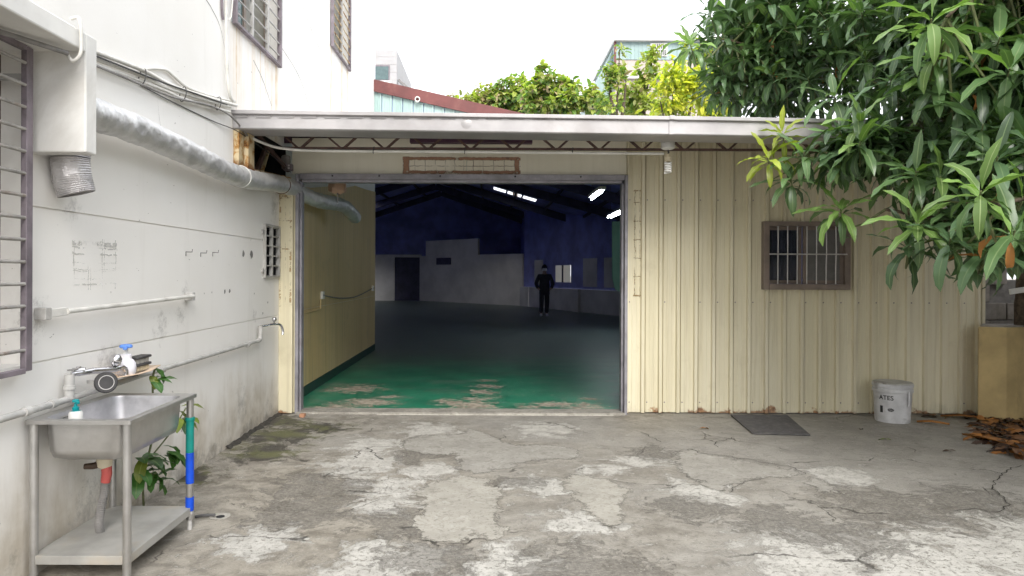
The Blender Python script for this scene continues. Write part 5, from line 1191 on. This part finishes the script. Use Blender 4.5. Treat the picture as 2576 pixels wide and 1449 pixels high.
bt('tree','tall yellow green tree half hidden by the mango crown',1785,24,[(1780,220,40,65),(1760,130,26,30),(1800,262,50,32),(1735,110,20,18)],1700,.27,[M_LV_YEL,M_LV_YG,M_LV_GREEN],(1.2,4,2.5))

# ------------------------------------------------------------------ far buildings
M_TILE=plain('pale_tile',(.40,.39,.385),.6,0,.08,1.2); M_PINK=plain('pale_pink_render',(.46,.39,.35),.7,0,.1,.6)
M_FT=clad_material('far_teal',(.27,.38,.37),(.32,.43,.42),(.24,.31,.30),False,.25)
fb=thing('tiled_building',(-9.5,49,0),'pale tiled block rising behind the white building corner','building')
obj('wall',MB().box(-14,-6.17,45,53,0,15.94),M_TILE,fb)
tl=MB()
for k in range(14): tl.box(-14.02,-6.15,44.985,45.0,9.0+k*.5,9.02+k*.5)
stuff(obj('tile_joint',tl,M_GPIPE,fb))
wf=obj('window',MB().box(-9.5,-6.62,44.95,44.99,13.9,14.95),M_BARW,fb)
obj('pane',MB().box(-9.4,-7.9,44.93,44.949,14.0,14.85),M_PANEO,wf); obj('pane',MB().box(-7.8,-6.7,44.93,44.949,14.0,14.85),M_PANET,wf)
obj('sill',MB().box(-9.6,-6.5,44.8,44.95,13.75,13.9),M_WHITE,fb)
rfb=thing('stair_roof',(-5.4,45,0),'dark sloping stair roof behind the maroon rake','roof')
obj('slope',MB().beam((-6.1,45.4,14.1),(-4.4,45.4,12.6),.3,.14),M_CABLEG,rfb); obj('post',MB().box(-5.3,-5.15,45,45.2,0,13.3),M_TILE,rfb); obj('lamp_cap',MB().beam((-5.2,45,13.35),(-4.6,45,13.3),.3,.1),M_YELLOW,rfb)
th_=thing('teal_house',(11,50,0),'pale teal topped house with barred window behind the yellow tree','house')
obj('lower_wall',MB().box(7.97,15.5,45,54,0,15.36),M_PINK,th_)
up=obj('upper_wall',MB(),M_FT,th_)
for k in range(30):
    obj('wall_sheet',MB().add([(8.0+k*.25,44.95,15.36),(8.2+k*.25,44.95,15.36),(8.2+k*.25,44.95,16.5),(8.0+k*.25,44.95,16.5)],[(0,1,2,3)]).box(8.2+k*.25,8.25+k*.25,44.92,44.96,15.36,16.5),M_FT,up)
obj('upper_core',MB().box(7.98,15.5,44.97,54,15.36,16.5),M_FT,th_)
obj('roof',MB().box(7.85,15.7,44.6,54.2,16.5,16.78),M_WHITE,th_)
obj('corner_post',MB().box(7.86,8.0,44.86,44.95,15.0,16.5),M_MAROON,th_)
obj('ledge',MB().box(7.9,15.5,44.75,45,14.1,14.25),M_WHITE,th_)
obj('lean_to',MB().add([(7.97,46,16.3),(6.7,46,13.6),(6.7,54,13.6),(7.97,54,16.3),(7.97,46,0),(6.7,46,0),(6.7,54,0),(7.97,54,0)],[(0,1,2,3),(0,4,5,1),(1,5,6,2),(3,2,6,7)]),M_FT,th_)
hw=obj('window',MB().box(10.2,11.3,44.86,44.91,15.55,16.42),M_WHITE,th_)
obj('pane',MB().box(10.3,11.2,44.845,44.859,15.65,16.32),M_PANED,hw)
for k in range(8): obj('bar',MB().box(10.3+k*.125,10.34+k*.125,44.80,44.83,15.6,16.38),M_WHITE,hw)
obj('bar',MB().box(10.25,11.25,44.79,44.80,15.95,16.0),M_WHITE,hw)
obj('shade_box',MB().box(13.4,14.2,44.7,44.9,15.6,16.3),M_MAROON,th_)

# ================================================================== right side of the yard
pc=thing('yellow_planter',(5.3,7.2,0),'yellow painted concrete planter block at the right end of the shed wall','planter')
obj('block',MB().prism([(5.04,7.20),(5.24,7.07),(5.38,7.11),(5.9,7.33),(5.9,7.46),(5.25,7.46)],-.02,.97),M_YELLOW,pc,bevel=.01)
obj('rim',MB().prism([(5.07,7.21),(5.24,7.10),(5.37,7.13),(5.87,7.34),(5.87,7.44),(5.26,7.44)],.97,.985),M_BLOCK,pc)
bwl=thing('block_wall',(6.3,7.95,0),'broken grey block wall behind the yellow planter','wall')
for r in range(8):
    for k in range(6):
        x=5.32+k*.41+(.2 if r%2 else 0)-.1; 
        if r==7 and k in (1,): continue
        if (r,k) in ((6,1),): continue
        obj('block',MB().box(max(5.31,x),x+.395,7.85+random.uniform(-.02,.02),8.05,r*.2+.0,r*.2+.188),M_BLOCK,bwl,bevel=.008)
obj('mortar',MB().box(5.315,7.7,7.9,8.03,0,1.45),M_CABLEG,bwl)
obj('added_shade_wall',MB().box(6.35,6.55,-6,7.84,0,2.4),M_BLOCK,bwl)  # wall beyond the frame, added to darken the right of the yard
pk=thing('timber_batten',(5.5,7.0,1.3),'weathered white batten nailed across the mango trunk','timber')
obj('board',MB().beam((5.23,7.02,1.335),(5.75,7.0,1.42),.02,.055),M_WHITE,pk,bevel=.003)
obj('nail',MB().tube([(5.5,7.05,1.38),(5.5,6.985,1.38)],.004,5),M_RUST,pk)
tag(obj('white_stick',MB().tube([(5.50,7.15,1.22),(5.56,7.14,1.06),(5.60,7.13,.99)],.008,6),M_PVC,None,60),'thin white stick leaning behind the yellow planter','stick')
# mat
mt=thing('rubber_mat',(2.78,6.93,0),'dark grey rubber mat lying askew in front of the cladding','mat')
obj('sheet',MB().add([(2.45,6.52,.005),(2.97,6.46,.005),(3.14,7.36,.005),(2.54,7.37,.005),(2.45,6.52,.017),(2.97,6.46,.017),(3.14,7.36,.017),(2.54,7.37,.017)],[(3,2,1,0),(4,5,6,7),(0,1,5,4),(1,2,6,5),(2,3,7,6),(3,0,4,7)]),M_RUBBER,mt,bevel=.004)
rbm=MB()
for k in range(16):
    t=.04+.92*k/15; a=Vector((2.45,6.52,.0185)).lerp(Vector((2.54,7.37,.0185)),t); b=Vector((2.97,6.46,.0185)).lerp(Vector((3.14,7.36,.0185)),t)
    rbm.beam(a.lerp(b,.03),a.lerp(b,.97),.012,.003)
obj('tread',rbm,M_RUBBER,mt)
# bucket
BX,BY=4.14,7.17
bk_=thing('paint_bucket',(BX,BY,0),'dirty white plastic bucket with black lettering against the cladding','bucket')
obj('pail',MB().lathe([(.155,.004),(.160,.0),(.163,.02),(.176,.30),(.178,.305),(.188,.31),(.188,.335),(.180,.34),(.181,.355),(.190,.36),(.190,.385),(.183,.39),(.176,.388),(.172,.36),(.150,.03),(.02,.025)],(BX,BY,0),40),M_BUCKET,bk_,35)
obj('lid',MB().lathe([(.182,.388),(.186,.395),(.178,.402),(.160,.398),(.02,.396)],(BX,BY,0),40),plain('dirty_lid',(.50,.49,.46),.6,0,.2,9,.4,((.12,.09,.07),.95)),bk_,35)
obj('handle',MB().tube(smooth_path([(BX+.06,BY-.183,.33),(BX+.062,BY-.186,.26),(BX+.058,BY-.178,.18)]),.010,6),M_BUCKET,bk_,60)
def wrap_text(txt,size,a0,z):
    cu=bpy.data.curves.new('txt','FONT'); cu.body=txt; cu.size=size; cu.offset=.0012; to=bpy.data.objects.new('txt',cu); COL.objects.link(to)
    bpy.context.view_layer.update(); dg=bpy.context.evaluated_depsgraph_get(); me=bpy.data.meshes.new_from_object(to.evaluated_get(dg)); bpy.data.objects.remove(to)
    bm=bmesh.new(); bm.from_mesh(me); bmesh.ops.triangulate(bm,faces=bm.faces[:]); bmesh.ops.subdivide_edges(bm,edges=[e for e in bm.edges if e.calc_length()>.012],cuts=2,use_grid_fill=True); bm.to_mesh(me); bm.free()
    mb=MB(); vs=[]
    for v in me.vertices:
        zz=z+v.co.y; rr=.163+(zz-.02)*.0464+.0012; a=a0+v.co.x/rr; vs.append((BX+rr*math.sin(a),BY-rr*math.cos(a),zz))
    mb.add(vs,[tuple(p.vertices) for p in me.polygons]); return mb
obj('lettering',wrap_text('ATES',.062,R_(-72),.235),M_PRINT,bk_)
def decal(poly,a0,z):
    mb=MB(); vs=[]
    for x,y in poly:
        zz=z+y; rr=.163+(zz-.02)*.0464+.0014; a=a0+x/rr; vs.append((BX+rr*math.sin(a),BY-rr*math.cos(a),zz))
    return mb.add(vs,[tuple(range(len(vs)))])
star=[((.034 if k%2 else .024)*math.cos(k*math.pi/12),(.021 if k%2 else .013)*math.sin(k*math.pi/12)) for k in range(24)]
obj('starburst',decal(star,R_(-35),.135),M_PRINT,bk_)
ln=MB()
for k in range(5): 
    q=decal([(-.018+k*.007,.0+.002*(k%2)),(-.013+k*.007,.0+.002*(k%2)),(-.013+k*.007,.005+.002*(k%2)),(-.018+k*.007,.005+.002*(k%2))],R_(-35),.132); 
    ln.add([(BX+(v[0]-BX)*1.006,BY+(v[1]-BY)*1.006,v[2]) for v in q.v],q.f)
obj('starburst_text',ln,M_WHITE,bk_)
obj('logo_block',decal([(-.03,-.04),(0,-.04),(0,.03),(-.03,.03)],R_(-60),.14),M_PRINT,bk_)
obj('logo_mark',decal([(0,0),(.012,.004),(.02,-.03),(.028,-.032),(.022,.004),(.034,.012),(.0,.012)],R_(52),.235),M_PRINT,bk_)
# fallen stuff
lit=[]
for k in range(900):
    t=random.random(); x=random.uniform(4.3,5.8); y=random.uniform(5.5,7.15)
    if x<4.42+max(0,y-6.4)*.85+.28*mnoise.noise(Vector((x*3,y*3,0))): continue
    a=random.random()*6.28; d=Vector((math.cos(a),math.sin(a),random.uniform(-.1,.25)))
    lit.append((leaf_matrix(Vector((x,y,.012+.035*random.random())),d,Vector((random.gauss(0,.3),random.gauss(0,.3),1)),random.uniform(.13,.24))@Matrix.Diagonal((1,1.3,1,1)),random.randint(0,8),random.choices((0,1,2),(3,2,3.5))[0]))
for k in range(40):
    x=random.uniform(4.3,5.25); y=7.42-.12*random.random(); a=random.random()*6.28
    if x<4.6 and random.random()<.5: continue
    lit.append((leaf_matrix(Vector((x,y,.012)),Vector((math.cos(a),math.sin(a)*.5,.05)),Vector((0,0,1)),random.uniform(.08,.16)),random.randint(0,5),random.choice((0,2,2))))
lo=bake_leaves('leaf_litter',lit,[M_DEAD,M_DEADO,M_DEADK],None); tag(stuff(lo),'heap of brown dead mango leaves by the yellow planter','leaves')
def husk(pts,w,label,mat=M_DEADO):
    P=[Vector(p) for p in pts]; mb=MB(); rows=[]
    for s in (-1,-.4,.2,1):
        rows.append([(p.x+(-(P[-1]-P[0]).normalized().y)*w*s*(1-abs(2*i/(len(P)-1)-1)**3*.8),p.y+((P[-1]-P[0]).normalized().x)*w*s*(1-abs(2*i/(len(P)-1)-1)**3*.8),p.z+.02*abs(s)) for i,p in enumerate(P)])
    mb.sheet(rows); o=obj('fallen_husk',mb,mat,None,60,solid=.004); set_tint(o.data,1.0,.6); return tag(o,label,'husk','orange husks on the ground')
husk([(4.36,6.42,.022),(4.45,6.25,.035),(4.5,6.05,.035),(4.52,5.85,.03),(4.5,5.7,.025)],.06,'long orange brown husk in front of the dead leaf heap')
husk([(4.30,7.02,.012),(4.42,6.98,.022),(4.55,6.90,.012)],.04,'small orange husk beside the bucket')
husk([(4.72,7.30,.012),(4.9,7.25,.03),(5.1,7.16,.02)],.05,'orange husk between the bucket and the planter')
for (x,y,a,m,lab) in ((2.02,6.72,.4,M_DEADO,'small reddish fallen leaf left of the rubber mat'),(3.62,6.28,2.6,M_PLANTY,'yellowish fallen leaf on the concrete right of the mat'),(3.55,6.68,1.0,M_DEADK,'tiny dark fallen leaf between mat and bucket'),(3.95,5.9,2.9,M_DEADK,'dark curled fallen leaf right of the yellowish one')):
    o=bpy.data.objects.new('fallen_leaf',leaf_mesh(4,m)); COL.objects.link(o); o.matrix_basis=leaf_matrix(Vector((x,y,.012)),Vector((math.cos(a),math.sin(a),.05)),Vector((0,0,1)),.15); tag(o,lab,'leaf','fallen leaves on the concrete')
tag(obj('brick_scrap',MB().box(-1.985,-1.93,7.20,7.27,0.0,.035),plain('orange_brick',(.42,.22,.13),.9,0,.2,20),None,bevel=.006),'small orange brick scrap at the foot of the left door jamb','brick')
dbz=tag(obj('twisted_strip',MB().tube(smooth_path([(-1.80,4.24,.010),(-1.75,4.25,.016),(-1.70,4.27,.012),(-1.69,4.25,.018)]),.009,6),M_CABLE,None,60),'twisted black scrap on the ground behind the taped sink leg','scrap')
